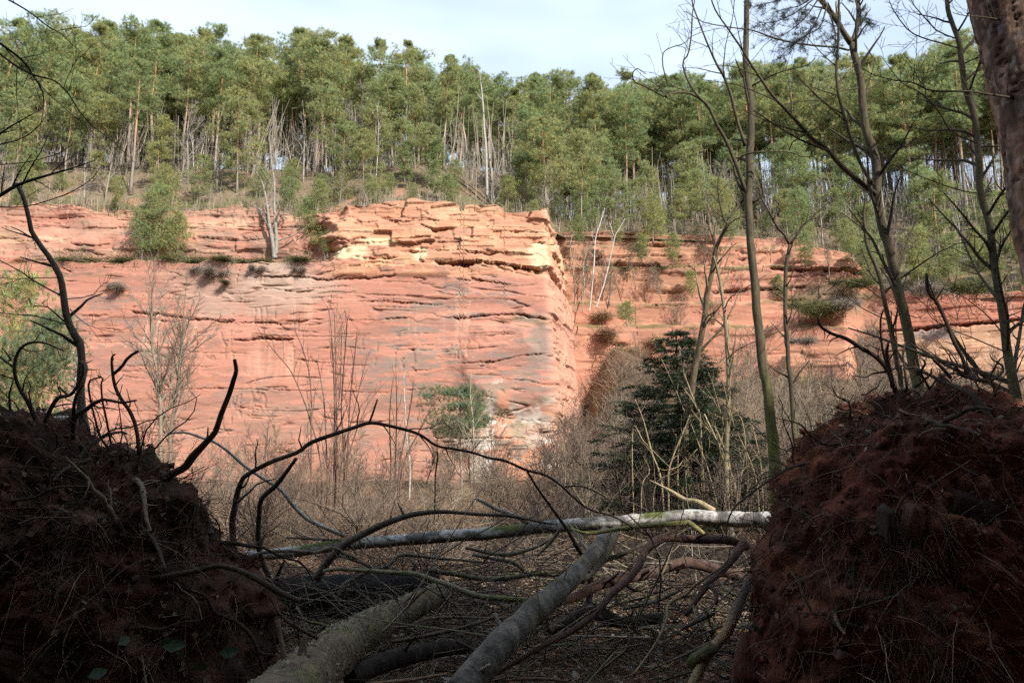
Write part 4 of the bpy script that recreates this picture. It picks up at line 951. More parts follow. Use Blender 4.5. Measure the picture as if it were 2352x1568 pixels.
# --- big pine trunk at the right edge
def pine_bark(V, P):
    c = bark_cols(V, (0.185, 0.105, 0.070), 61, .35); f = np.clip((fbm3(V * np.array((1, 1, .35)), 9, 62, 4) + .12) * 4, 0, 1)[:, None]
    return c * (.45 + .55 * f)
PT = [(2640, 1300), (2520, 850), (2428, 525), (2393, 300), (2352, 150), (2314, 0), (2290, -120)]
po = thing('leaning_pine', 'thick reddish brown pine trunk leaning along the right edge', 'pine tree', tuple(at(*PT[0], 6.2)))
P, R = world_path(PT, [6.2, 6.4], [190, 180, 172, 164, 158, 152, 146]); P, R = smooth_path(P, R, .025, .01, 3)
q = spline(np.hstack([P, R[:, None]]), 260); P, R = q[:, :3], q[:, 3]
V, Q, T = tube(P, R, 64, True, 0, 1)
ax = np.repeat(P, 64, 0); ax = np.vstack([ax, P[:1], P[-1:]]); dv = V - ax
pl = np.clip(np.abs(fbm3(V * np.array((1.25, 1.25, .34)) + .04 * fbm3(V, 9, 64, 2)[:, None], 8, 62, 3)) / .13, 0, 1) ** .7; V = ax + dv * (1 + .15 * (pl - 1) + .05 * fbm3(V * np.array((1, 1, .5)), 22, 66, 3))[:, None]
mb = MB(); mb.add(V, Q, T, np.clip(lay(lay(bark_cols(V, (0.095, 0.060, 0.042), 61, .45), ss(-.05, .10, fbm3(V * np.array((1.3, 1.3, .30)), 11, 69, 4)) * .8, (0.25, 0.135, 0.085)), ss(.12, .2, fbm3(V * np.array((1.2, 1.2, .5)), 24, 70, 3)) * .6, (.26, .19, .16)), 0, 1)); obj('trunk', mb.mesh('trunk', False, po.location), MATS['bark'], po)
B_, BR_, _ = limb(po, tuple(po.location), 'branch', '20', [(2420,700),(2300,675),(2150,650),(1980,625),(1850,622)], [6.3, 6.0], [20, 18, 15, 10, 5], DK, 67, 'bark', 7)
B2, BR2, _ = limb(po, tuple(po.location), 'branch', '20', [(2400,200),(2250,150),(2100,115),(1950,105),(1860,85)], [6.3, 6.0], [14, 12, 9, 6, 4], DK, 68, 'bark', 7)
tw = MB(); rg = np.random.default_rng(43); grow(tw, B_, BR_, 0, rg, DK, 9, .5, .15, .9, .3, 3, .002); grow(tw, B2, BR2, 0, rg, DK, 7, .5, .1, .9, .3, 3, .002); tw.n and obj('crown', tw.mesh('crown', False, po.location), MATS['twig'], po)

# --- dark pine bough hanging into the sky
po = thing('pine_bough', 'dark hanging pine bough with needle tufts against the sky', 'branch', tuple(at(1900, -20, 8.0)))
nb = MB(); cen = []; axs = []; rg = np.random.default_rng(44)
for i, pts in enumerate(([(1000,-80),(800,80),(650,150),(520,150)], [(1010,-60),(900,200),(760,320),(640,420)], [(900,-80),(700,0),(550,30),(490,60)], [(980,-60),(850,120),(700,240),(560,250)], [(1000,40),(950,190),(820,260),(740,330)], [(1180,-60),(1230,120),(1310,170)], [(1020,100),(1060,260),(1040,380)], [(870,-80),(700,-30),(600,-20)], [(960,-60),(820,40),(720,60),(620,90)])):
    P, R, _ = limb(po, tuple(po.location), 'branch', '20', pts, [8.2, 8.0 + .25 * math.sin(i)], [12, 8, 5, 3], (0.05, 0.042, 0.035), 700 + i, 'bark', 5)
    k = nb.n; grow(nb, P, R, 0, rg, (0.05, 0.042, 0.035), 14, .34, -.05, .8, .2, 2, .0022)
    Vn = np.vstack(nb.V)[k:]; pick = Vn[rg.random(len(Vn)) < .34]; cen.append(pick); axs.append(unit(rg.normal(size=pick.shape) * .6 + np.array((-.5, 0, -.1))))
obj('twigs', nb.mesh('twigs', False, po.location), MATS['twig'], po, kind='stuff')
V, T, C = needles(np.vstack(cen), np.vstack(axs), 9, .075, .0045, .6, rg); obj('needles', mesh_np('needles', V - np.array(po.location), None, T, C * .8), MATS['dark_needles'], po, kind='stuff')

# --- branches reaching in at the upper left
bo = thing('overhanging_branch', 'dark bare branches arching in from the left edge before the forest', 'branch', tuple(at(-40, 200, 5.2)))
tw = MB(); rg = np.random.default_rng(45)
for i, (pts, ws) in enumerate((([(-60,-60),(60,0),(200,80),(330,180),(420,230),(500,310),(560,360)], [13, 12, 11, 9, 7, 5, 3]), ([(-60,250),(0,300),(100,370),(180,440),(240,540),(290,620),(300,720),(280,860)], [18, 17, 16, 14, 12, 9, 6, 4]),
    ([(-60,320),(0,370),(120,460),(240,520),(380,560),(480,660),(540,760),(640,870),(760,960),(850,1040),(920,1110)], [15, 14, 14, 13, 11, 10, 9, 7, 6, 4, 3]), ([(240,540),(330,640),(450,750),(580,860),(680,950)], [8, 7, 6, 4, 3]), ([(-60,950),(0,915),(100,850),(280,750)], [15, 14, 10, 4]),
    ([(-60,1010),(0,990),(150,950),(250,880),(330,780)], [10, 9, 8, 6, 3]), ([(-60,1370),(0,1340),(120,1270),(330,1200),(500,1150),(650,1100)], [26, 25, 23, 17, 10, 5]), ([(-60,1140),(0,1130),(200,1110),(400,1050),(500,980)], [8, 7, 6, 5, 3]), ([(400,210),(520,190),(600,180),(660,110)], [6, 5, 4, 3]),
    ([(-60,1420),(40,1420),(180,1415),(400,1350),(550,1280),(640,1210),(700,1130)], [10, 9, 8, 7, 6, 5, 3]))):
    P, R, _ = limb(bo, tuple(bo.location), 'branch', '00', pts, [5.2, 5.0 + .5 * math.sin(i * 1.7)], ws, (0.045, 0.038, 0.030), 720 + i, 'bark', 7, .08, .006, .06)
    grow(tw, P, R, 0, rg, (0.045, 0.036, 0.028), 8, .42, .15, .8, .15, 3, .0012, .05)
tw.n and obj('crown', tw.mesh('crown', False, bo.location), MATS['twig'], bo)

# --- crooked tree at the left, its foot in the left root plate
L1 = multi(('01', [(690,1640),(640,1568),(600,1480),(560,1250),(550,1050),(560,900),(555,800),(510,720),(465,620),(440,520),(425,400),(395,310),(330,200),(275,130),(230,50),(215,0)]), ('00', [(180,1400),(150,1320),(115,1265)]))
bare_tree('bare_tree', 'crooked grey trunk bending up from the left-hand root plate', 'tree', L1, [6.0, 5.8], w3([80, 76, 70, 58, 50, 46, 52, 48, 46, 45, 42, 40, 37, 34, 32, 30, 28, 27, 26]), (0.12, 0.098, 0.072), 410, [
    (Z('01', [(445,650),(330,550),(300,545),(230,535)]), [5.9, 5.7], w3([13, 10, 8, 5])), (Z('01', [(450,665),(250,610),(120,600),(-40,578)]), [5.9, 5.6], w3([11, 9, 7, 6])), (Z('01', [(420,470),(250,380),(120,290),(-20,210)]), [5.9, 5.6], w3([11, 10, 8, 7])),
    (Z('01', [(420,345),(200,350),(100,355),(-20,348)]), [5.9, 5.6], w3([7, 6, 5, 4])), (Z('01', [(465,490),(620,470),(690,400),(720,375)]), [5.9, 5.7], w3([7, 6, 4, 3])), (Z('01', [(480,560),(560,640),(700,700),(850,715)]), [5.9, 5.7], w3([7, 5, 4, 3])), (Z('01', [(560,920),(590,960),(570,1090)]), [5.9, 5.8], w3([20, 24, 18]))], (6, 2, .10), .0018, None, .3, tw_col=(.05, .042, .034), bt=(6, 3, .45), minlen=.06)

# --- midground saplings before the cliff
def sap(name, label, pts, Y, ws, col, seed, tw_=(16, 3, .34), branches=(), rmin=.006, reg='01', start=.2, up=.35, group=None, spread=.8):
    bare_tree(name, label, 'tree', Z(reg, pts), [Y, Y], w3(ws), col, seed, branches, tw_, rmin, None, start, group, up, None, (6, 2, .4), 7, 'bark', spread)
sap('bare_sapling', 'taller of two bare saplings before the long crack in the cliff', [(1100,1600),(1100,1300),(1095,1150),(1070,950),(1045,830),(1040,650),(1045,500),(1055,300)], 30, [27, 25, 22, 20, 17, 13, 9, 4], (0.20, 0.165, 0.12), 421, (26, 3, .34))
sap('bare_sapling', 'right of two bare saplings before the long crack in the cliff', [(1165,1600),(1170,1400),(1210,1150),(1230,950),(1245,830),(1255,650),(1275,400)], 31, [24, 22, 20, 17, 14, 9, 4], (0.18, 0.15, 0.11), 422, (26, 3, .36))
sap('birch_sapling', 'thin white birch stem beside the crooked left trunk', [(490,1330),(505,1150),(520,1000),(510,900),(490,820)], 34, [12, 11, 9, 7, 5], WHITE, 423, (8, 2, .2))
sap('birch_sapling', 'thin white birch stem before the foot of the cliff', [(470,1640),(455,1500),(440,1300),(430,1100),(430,980)], 44, [10, 9, 8, 7, 4], (.36, .33, .29), 424, (12, 2, .22), reg='11')
sap('bare_sapling', 'slender bare sapling before the dwarf pine at the cliff foot', [(910,1640),(905,1450),(900,1300),(885,1170),(890,1000)], 42, [14, 13, 11, 9, 5], (0.30, 0.25, 0.18), 425, (14, 3, .36), reg='11')
sap('birch_sapling', 'left of two white birches on the talus right of the corner', [(895,1420),(905,1380),(940,1000),(955,750),(1000,600),(1040,460)], 67, [9, 8, 8, 7, 6, 4], (.46, .44, .40), 426, (8, 2, .2), reg='K')
sap('birch_sapling', 'right of two white birches on the talus right of the corner', [(960,1400),(1040,1150),(1100,900),(1140,720),(1176,660),(1230,560)], 67, [9, 8, 7, 6, 5, 3], (.46, .44, .40), 427, (8, 2, .2), ((Z('K', [(1125,725),(1105,660),(1090,600)]), [67, 67], w3([5, 4, 3])),), reg='K')
sap('bare_sapling', 'thin grey sapling rising right beside the cliff corner', [(770,1440),(760,1250),(740,1000),(720,850),(730,720)], 66, [8, 8, 7, 6, 3], (.30, .26, .20), 428, (14, 3, .35), reg='K')
sap('bare_sapling', 'spreading grey sapling on the talus by the corner', [(830,1440),(850,1200),(840,1000),(880,840)], 65, [7, 7, 6, 3], (.30, .26, .20), 429, (14, 3, .4), reg='K')
sap('dead_snag', 'bleached dead pine snag standing above the cliff corner', [(1000,1345),(995,1150),(990,1000),(980,880),(970,700),(960,600),(948,500)], 66, [21, 19, 17, 14, 11, 8, 3], (.33, .31, .28), 430, (6, 1, .08), ((Z('10', [(968,690),(945,660),(920,630)]), [66, 66], w3([6, 5, 3])),), reg='10', start=.4)
sap('pine_pole', 'pale leaning bare pole just right of the bleached snag', [(1045,1380),(1030,1200),(1010,1000),(1015,860)], 66.5, [16, 14, 11, 7], (.30, .26, .22), 431, (8, 2, .12), reg='10')
sap('pine_pole', 'pale crooked bare pole left of the bleached snag', [(880,1230),(865,1080),(850,950),(830,850)], 68, [16, 14, 12, 8], (.34, .27, .20), 432, (6, 2, .1), reg='10')
bare_tree('bare_tree', 'pale grey forked bare tree rooted on the mossy ledge', 'tree', multi(('01', [(1885,215),(1870,100),(1850,0)]), ('00', [(1830,1400),(1800,1260),(1745,1160)])), [61.0, 61.2], w3([38, 27, 22, 17, 10, 4]), (.24, .215, .18), 433, [
    (multi(('01', [(1890,190),(1895,80),(1890,0)]), ('00', [(1880,1400),(1880,1250),(1860,1100),(1850,930),(1880,850)])), [61.0, 61.1], w3([28, 26, 22, 17, 14, 10, 7, 4])), (multi(('01', [(1895,95),(2000,60),(2100,0)]), ('00', [(2160,1500)])), [61.0, 61.1], w3([12, 9, 6, 3]))], (14, 3, .35), .008, None, .25)
wh = thing('whip_thicket', 'clump of straight dark whips before the middle of the cliff', 'shrub', tuple(at(780, 1140, 27)))
tw = MB(); rg = np.random.default_rng(46)
for i, (reg, pts) in enumerate((('01', [(2290,1640),(2290,1100),(2270,700),(2245,540)]), ('01', [(2310,1640),(2300,900),(2290,560)]), ('01', [(2130,1640),(2130,1100),(2080,850),(2010,690)]), ('01', [(2200,1640),(2120,1300),(2000,1000),(1880,850),(1770,700)]), ('11', [(20,1640),(0,1200),(30,800),(40,610)]),
    ('11', [(40,1640),(60,1200),(90,900),(110,690)]), ('11', [(0,1640),(100,1200),(180,870)]), ('11', [(-40,1640),(-50,1100),(-70,760)]), ('11', [(30,1640),(160,1250),(270,1100)]), ('01', [(2270,1640),(2330,1100),(2345,620)]), ('11', [(370,1640),(380,1300),(375,1000)]), ('11', [(340,1640),(330,1300),(350,1050)]), ('11', [(400,1640),(470,1250),(500,1050)]), ('11', [(420,1640),(560,1350),(640,1180)]), ('01', [(2240,1640),(2220,1200),(2170,900)]))):
    P, R, _ = limb(wh, tuple(wh.location), 'stem', reg, pts, [27 + math.sin(i * 2), 27 + 2 * math.sin(i)], [11, 9, 7, 4], (0.115, 0.075, 0.055), 740 + i, 'bark', 5, .05, .01, .3)
    grow(tw, P, R, 0, rg, (0.125, 0.082, 0.06), 9, .26, .5, .6, .2, 2, .006)
tw.n and obj('crown', tw.mesh('crown', False, wh.location), MATS['twig'], wh)

DW = pine_variant(170, 6.0, .60, 2.3, 30, 18, 16, .19, .020, .05, .34, .09, 'blue')
pz = at(1062, 1112, 51); place_tree('dwarf_pine', DW, (pz[0], 51, float(ground_z(pz[0], 51))), 7.0, .3, 'flat-topped dwarf pine at the foot of the cliff', 'pine tree', None, (0, -.04))
BL = [pine_variant(175 + i, 7.0, .10, 2.0, 44, 20, 15, .17, .018, .02, .8, None, 'blue') for i in range(2)]
for px, Y, h, i, lab in ((14, 37, 11.3, 0, 'tall yellowish young pine at the left edge before the cliff'), (88, 32, 8.2, 1, 'blue-green young pine right of the pine at the left edge'), (-20, 33, 6.5, 0, 'low young pine cut by the left edge')):
    pz = at(px, 1000, Y); place_tree('young_pine', BL[i] if i else YOUNG[0], (pz[0], Y, float(ground_z(pz[0], Y))), h, i + .2, lab, 'pine tree', None, (0, 0), .8)

# thin grey saplings along the cliff foot and up the talus
MID = [bare_variant(240 + i, 5.0, .045, c_, 16, 3, .45, .12, .45, .007, .05, s_, .7) for i, (c_, s_) in enumerate((((.22, .18, .135), 1), ((.17, .125, .09), 2), ((.26, .21, .155), 3), ((.19, .15, .11), 1)))]
def tz(px):
    for lim, s in ((400, 'below the ledge pines'), (720, 'before the forked ledge tree and cliff foot'), (960, 'beside the straight dark whips'), (1260, 'around the dwarf pine'), (1480, 'left of the dark spruce'), (1720, 'around the dark spruce'), (1900, 'just right of the mossy trunk'), (2120, 'behind the leaning forked tree')):
        if px < lim: return s
    return 'behind the slim crooked tree'
rg = np.random.default_rng(48)
for px in list(np.linspace(150, 1240, 30)) + list(np.linspace(1300, 2330, 40)) + list(np.linspace(1290, 1560, 16)):
    px = px + rg.uniform(-18, 18); Y = rg.uniform(34, 57) if px < 1260 else rg.uniform(24, 60)
    p_ = at(px, 1000, Y); x = p_[0] * 1.0
    i = rg.integers(4); o = place_tree('thicket_sapling', MID[i], (x, Y, float(ground_z(x, Y)) - .05), rg.uniform(2.6, 5.2) if px < 1260 else rg.uniform(3.0, 6.5), rg.uniform(0, 6.28),
        'leafless sapling in the thicket ' + tz(px), 'tree', 'thicket saplings ' + tz(px), (rg.normal() * .08, rg.normal() * .08), 1.1)

rg = np.random.default_rng(49)
for i, (px, py, h, k) in enumerate(((1335, 690, 4.5, 0), (1350, 640, 3.6, 0), (1400, 700, 4.0, 0), (1330, 560, 3.0, 1), (1460, 660, 3.2, 0), (1475, 600, 2.8, 1), (1520, 690, 3.0, 0), (1545, 610, 3.2, 1), (1590, 680, 2.6, 1), (1620, 600, 3.4, 0), (1680, 560, 3.2, 1), (1700, 690, 3.0, 0), (1770, 600, 3.6, 0), (1800, 690, 2.6, 1), (1850, 610, 3.2, 1), (1905, 640, 3.8, 0), (1960, 600, 4.2, 1), (2050, 640, 4.2, 0), (2180, 640, 4.4, 1), (2290, 640, 4.4, 0), (1420, 560, 2.4, 1), (1640, 760, 3.0, 0), (1560, 770, 3.0, 0))):
    Yb = 70.4 if px < 1900 else 67.5; p_ = at(px, py, Yb)
    if k: place_tree('ledge_pine', YOUNG[i % 3], tuple(p_), h, i * 1.7, 'small green pine clinging to the recessed cliff ' + tz(px), 'pine tree', 'small pines on the recessed cliff ' + tz(px), (rg.normal() * .1, rg.normal() * .1), 1.1)
    else: place_tree('ledge_sapling', MID[i % 4], tuple(p_), h * 1.2, i * 1.7, 'grey leafless sapling clinging to the recessed cliff ' + tz(px), 'tree', 'saplings on the recessed cliff ' + tz(px), (rg.normal() * .1, rg.normal() * .1), 1.2)

for px, py, Y, h, i, lab in ((725, 575, 61.6, 3.4, 0, 'bushy young pine filling the gully left of the pale blocks'), (752, 590, 61.0, 2.2, 1, 'low young pine at the foot of the gully beside the pale blocks'), (700, 540, 62.4, 3.2, 2, 'young pine at the top of the gully beside the ledge')):
    place_tree('young_pine', YOUNG[i], tuple(at(px, py, Y)), h, i * 2.0, lab, 'pine tree', None, (0, 0), 1.2)
# ------------------------------------------------------------------ root plates of the fallen trees
def root_plate(red, label, centre, rx_l, rx_r, rz_up, rz_dn, thick, seed, Yc, outline):
    """soil disc torn up with the roots; outline = measured rim (polar about the centre)"""
    c0 = at(*centre, Yc); o = thing('root_plate', label, 'root plate', (c0[0], Yc, 0))
    nt_, nph = 250, 124
    th = np.linspace(0, 2 * math.pi, nt_, endpoint=False); rim = np.array([at(a, b, Yc) for a, b in outline])
    ang = np.arctan2(rim[:, 2] - c0[2], rim[:, 0] - c0[0]); rr = np.hypot(rim[:, 2] - c0[2], rim[:, 0] - c0[0])
    k = np.argsort(ang); r = np.interp(th, np.concatenate([ang[k] - 2 * math.pi, ang[k], ang[k] + 2 * math.pi]), np.tile(rr[k], 3))
    r = r - (.0 if red else .02) + .10 * fbm2(th * 3, th * 0, seed + 20, 3)
    ph = np.linspace(0.02, math.pi - .02, nph)
    TH, PH = np.meshgrid(th, ph); Rr = np.broadcast_to(r, TH.shape)
    sp = np.sin(PH) ** .55
    X = c0[0] + Rr * sp * np.cos(TH); Zz = c0[2] + Rr * sp * np.sin(TH); Yy = Yc - np.cos(PH) * np.where(np.cos(PH) > 0, thick, .28)
    V = np.stack([X, Yy, Zz], -1).reshape(-1, 3)
    N = unit((V - c0) * np.array((1, 2.2, 1)))
    d = .16 * fbm3(V, 1.4, seed, 3, .5) + .17 * fbm3(V, 4.0, seed + 3, 3, .6) + .12 * np.abs(fbm3(V, 9, seed + 5, 3)) + .05 * np.abs(fbm3(V, 26, seed + 6, 2)) - .02 ; V = V + N * d[:, None]
    n1 = fbm3(V, 2.4, seed + 7, 4); n2 = fbm3(V, 8, seed + 8, 4)
    col = np.tile(np.array((0.072, 0.029, 0.020)), (len(V), 1))
    col = lay(col, ss(-.1, .35, n1) * .85, (0.036, 0.021, 0.015)); col = lay(col, ss(.1, .45, n2) * .6, (0.115, 0.046, 0.029)); col = lay(col, ss(.15, .35, fbm3(V, 3, seed + 9, 4)) * .75, (0.15, 0.075, 0.045)); col = lay(col, ss(.05, .25, fbm3(V, 1.6, seed + 10, 4)) * .7, (0.032, 0.022, 0.016)); col = lay(col, ss(.12, .25, fbm3(V, 5.5, seed + 11, 3)) * .6, (0.13, 0.05, 0.032))
    col = col * np.array((1 + .30 * red, 1 + .04 * red, 1)) * (0.92 - .02 * red) * np.array((.9 + .1 * red, 1.03, 1.02))
    i = np.arange(nph - 1)[:, None] * nt_; j = np.arange(nt_)[None, :]; jn = (j + 1) % nt_
    Q = np.stack([i + j, i + nt_ + j, i + nt_ + jn, i + jn], -1).reshape(-1, 4)
    loc = np.array((c0[0], Yc, 0)); obj('soil', mesh_np('soil', V - loc, Q, None, col), MATS['soil_clod'], o)
    # fine root hairs, twigs and needles hanging over the soil
    rg = np.random.default_rng(seed); mb = MB(); VV = V.reshape(nph, nt_, 3); NN = N.reshape(nph, nt_, 3)
    pal = np.array(((.075, .052, .036), (.17, .125, .09), (.045, .030, .022), (.11, .05, .035)))
    for n_, l0, l1, w0, w1, curl in ((5600, .05, .24, .0022, .0042, .26), (3800, .2, .65, .0028, .0055, .18)):
        a = rg.integers(4, int(nph * .62), n_); b = rg.integers(0, nt_, n_); p = VV[a, b]; n = NN[a, b]; ok = p[:, 2] > -.05; p = p[ok]; n = n[ok]; m = len(p)
        D = n * rg.uniform(.2, .9, (m, 1)) + rg.normal(size=(m, 3)) * .8 + np.array((0, 0, -.35))
        V_, Q_, C_ = ribbons(p - n * .02, D, rg.uniform(l0, l1, m), rg.uniform(w0, w1, m), 5, curl, rg, pal[rg.integers(0, 4, m)] * rg.uniform(.6, 1.4, (m, 1)), .13); mb.add(V_, Q_, None, C_)
    for q in range(26):                        # matted clumps of fine roots hanging in the hollows
        a0 = rg.integers(8, int(nph * .5)); b0 = rg.integers(0, nt_)
        a = np.clip(a0 + rg.integers(-5, 6, 150), 3, nph - 2); b = (b0 + rg.integers(-7, 8, 150)) % nt_; p = VV[a, b]; n = NN[a, b]
        if p[:, 2].mean() < .1: continue
        V_, Q_, C_ = ribbons(p, n * .7 + rg.normal(size=(150, 3)) * .5 + np.array((0, 0, -.5)), rg.uniform(.10, .34, 150), rg.uniform(.002, .0045, 150), 5, .22, rg, np.array(((.045, .032, .024), (.07, .05, .036), (.12, .09, .065))[q % 3]) * rg.uniform(.6, 1.5, (150, 1)), .28); mb.add(V_, Q_, None, C_)
    for q in range(70):                        # thin broken roots standing up from the rim
        a = rg.integers(int(nph * .42), int(nph * .55)); b = int((rg.uniform(.02, .48) * nt_)); p = VV[a, b]; l = rg.uniform(.08, .38); m = 6
        dirn = unit(unit(p - c0) + rg.normal(size=3) * .45 + np.array((0, 0, .3))); P = [p - dirn * .05]
        for s in range(m - 1): dirn = unit(dirn + rg.normal(size=3) * .28); P.append(P[-1] + dirn * l / m)
        w_ = rg.uniform(.002, .007); Vt, Qt, _ = tube(np.array(P), w_ * np.linspace(1, .4, m), 5, False); mb.add(Vt, Qt, None, pal[rg.integers(0, 3)] * .8); grow(mb, np.array(P), w_ * np.linspace(1, .4, m), 0, rg, pal[2], 3, .5, .1, 1.0, .3, 1, .001, .03, .3)
    for q in range(46):                       # torn roots the thickness of a thumb and more
        a = rg.integers(6, int(nph * .6)); b = rg.integers(0, nt_); p = VV[a, b]; n = NN[a, b]
        if p[2] < 0: continue
        l = rg.uniform(.35, 1.0); m = 10; dirn = unit(n * rg.uniform(.2, .9) + rg.normal(size=3) * .9 + np.array((0, 0, .15))); P = [p - n * .06]
        for s in range(m - 1): dirn = unit(dirn + rg.normal(size=3) * .20 - n * .15 * s / m + np.array((0, 0, -.06))); P.append(P[-1] + dirn * l / m)
        w_ = rg.uniform(.010, .026); Vt, Qt, _ = tube(np.array(P), w_ * np.linspace(1, .3, m), 7, False, .2, q, 12); cc = pal[rg.integers(0, 3)] * rg.uniform(.7, 1.3); mb.add(Vt, Qt, None, cc)
        grow(mb, np.array(P), w_ * np.linspace(1, .3, m), 0, rg, cc, 5, .35, -.1, 1.0, .2, 2, .0015, .05, .35)
    for q in range(150):
        a = rg.integers(4, int(nph * .6)); b = rg.integers(0, nt_); p = VV[a, b]; n = NN[a, b]
        if p[2] < -.05: continue
        l = rg.uniform(.25, .95); m = 8; dirn = unit(n * rg.uniform(.1, .7) + rg.normal(size=3) * .9); P = [p - n * .03]
        for s in range(m - 1): dirn = unit(dirn + rg.normal(size=3) * .24 - n * .12 * s / m + np.array((0, 0, -.08))); P.append(P[-1] + dirn * l / m)
        Vt, Qt, _ = tube(np.array(P), rg.uniform(.003, .008) * np.linspace(1, .35, m), 5, False); mb.add(Vt, Qt, None, pal[rg.integers(0, 3)] * rg.uniform(.6, 1.3))
    obj('root_hairs', mb.mesh('root_hairs', False, loc), MATS['twig'], o, kind='stuff')
    cm = MB(); T0 = np.array([(0, 2, 4), (2, 1, 4), (1, 3, 4), (3, 0, 4), (2, 0, 5), (1, 2, 5), (3, 1, 5), (0, 3, 5)]); O = np.array([(1, 0, 0), (-1, 0, 0), (0, 1, 0), (0, -1, 0), (0, 0, 1), (0, 0, -1)], float)
    for q in range(2300):                      # crumbs and clods of soil
        a = rg.integers(3, int(nph * .6)); b = rg.integers(0, nt_); p = VV[a, b]; s = .006 + .03 * rg.random() ** 3
        if p[2] < -.05: continue
        cm.add(p + (O @ np.linalg.qr(rg.normal(size=(3, 3)))[0]) * s * rg.uniform(.6, 1.3, (6, 1)), None, T0, np.array(((.075, .032, .022), (.05, .028, .02), (.11, .055, .036), (.09, .065, .048))[rg.integers(4)]) * rg.uniform(.6, 1.4) * np.array((1 + .3 * red, 1, 1)))
    obj('soil_crumbs', cm.mesh('soil_crumbs', False, loc), MATS['soil_clod'], o, kind='stuff')
    lm = MB()
    for q in range(750):
        a = rg.integers(4, int(nph * .55)); b = rg.integers(0, nt_); p = VV[a, b] + NN[a, b] * .015
        if p[2] < 0: continue
        u = unit(rg.normal(size=3)); v = unit(np.cross(u, NN[a, b] + .5 * rg.normal(size=3))); s = rg.uniform(.012, .035)
        lm.add(np.array([p - u * s, p + v * s * .6, p + u * s, p - v * s * .6]), [[0, 1, 2, 3]], None, np.array(((.20, .12, .07), (.26, .19, .13), (.12, .06, .035))[rg.integers(3)]) * rg.uniform(.6, 1.2))
    obj('leaf_litter', lm.mesh('leaf_litter', False, loc), MATS['dry_leaves'], o, kind='stuff')
    return o, loc, VV, NN

m, t, b = new_mat('soil_clod', .95, .1)
n2 = tex(t, 12.0, 4, .65)
c = mixc(t, ramp(t, n2, .3, .7), (.7, .7, .7), (1.3, 1.28, 1.25)); c = mixc(t, 1.0, vcol(t), c, 'MULTIPLY'); t.links.new(c, b.inputs['Base Color']); bump(t, b, n2, .6, .03)

LEFT = [(-330, 1010), (-150, 985), (0, 985), (100, 990), (200, 1020), (262, 1024), (325, 1036), (400, 1082), (450, 1112), (505, 1165), (540, 1205), (565, 1262), (585, 1330), (612, 1400), (640, 1480), (664, 1568), (690, 1700), (-100, 1900), (-420, 1700), (-460, 1300)]
RIGHT = [(1690, 1700), (1705, 1568), (1742, 1450), (1735, 1320), (1762, 1220), (1790, 1120), (1850, 1045), (1900, 992), (1950, 932), (2020, 890), (2100, 868), (2200, 872), (2280, 898), (2352, 940), (2520, 1010), (2680, 1150), (2780, 1400), (2780, 1700), (2300, 1900)]
ro_l, loc_l, VL, NL = root_plate(0.0, 'large torn-up root plate of dark soil filling the lower left', (120, 1400), 0, 0, 0, 0, .75, 811, 5.3, LEFT)
ro_r, loc_r, VR, NR = root_plate(1.0, 'large red soil root plate filling the lower right', (2230, 1400), 0, 0, 0, 0, .85, 823, 5.2, RIGHT)

RT = (0.050, 0.034, 0.025)
def roots(parent, loc, reg, items, Y, seed):
    tw = MB(); rg = np.random.default_rng(seed)
    for i, (pts, ws, tws) in enumerate(items):
        P, R, _ = limb(parent, loc, 'root', reg, pts, [Y - .02, Y - .15 + .2 * math.sin(i * 1.9)], ws, np.array(RT) * rg.uniform(.8, 1.5), seed + i, 'bark', 8, .16, .012, .035)
        if tws: grow(tw, P, R, 0, rg, RT, tws, .30, .0, 1.0, .15, 2, .0014, .04, .3)
    if tw.n: obj('root_hairs', tw.mesh('root_hairs', False, loc), MATS['twig'], parent, kind='stuff')
roots(ro_l, loc_l, '01', (
    ([(260,1400),(240,1310),(190,1200),(120,1080),(95,960),(130,840),(200,790),(300,790),(400,830),(440,845)], [32, 30, 28, 24, 22, 20, 18, 14, 10, 6], 8), ([(95,960),(40,920),(0,890),(-40,860)], [18, 14, 12, 8], 4), ([(75,910),(40,860),(10,830)], [14, 10, 8], 2),
    ([(280,1400),(340,1260),(400,1170),(480,1150),(530,1100),(580,1000),(575,930)], [30, 28, 26, 24, 20, 18, 12], 5), ([(465,1150),(430,1120),(412,1098)], [16, 14, 12], 0), ([(750,1520),(690,1440),(650,1300),(620,1180),(612,1060),(690,1030),(705,1040)], [17, 16, 14, 13, 12, 10, 7], 8),
    ([(760,1480),(730,1340),(700,1200),(690,1080),(700,1040),(660,1018)], [16, 15, 13, 13, 11, 8], 7), ([(955,1560),(935,1380),(890,1260),(840,1190),(790,1100),(770,1000),(765,900),(790,875)], [28, 26, 26, 25, 24, 20, 16, 12], 4), ([(778,1005),(830,960),(880,890),(945,850)], [24, 22, 21, 20], 1),
    ([(1060,1760),(1180,1690),(1270,1640),(1320,1568),(1400,1480),(1470,1400),(1510,1280),(1560,1150),(1590,1050),(1610,980),(1600,905)], [60, 58, 56, 52, 46, 40, 36, 34, 32, 28, 24], 2), ([(60,1420),(65,1250),(60,1150),(90,1050)], [20, 18, 14, 10], 6), ([(700,1440),(780,1385),(900,1370),(1000,1330),(1090,1310)], [14, 12, 10, 8, 6], 5),
    ([(500,1450),(510,1250),(530,1150),(570,1080)], [30, 24, 18, 12], 3), ([(330,1400),(200,1350),(60,1300),(-40,1280)], [20, 16, 12, 8], 6), ([(880,1568),(870,1460),(840,1400),(820,1350)], [10, 9, 8, 6], 4)), 5.1, 830)
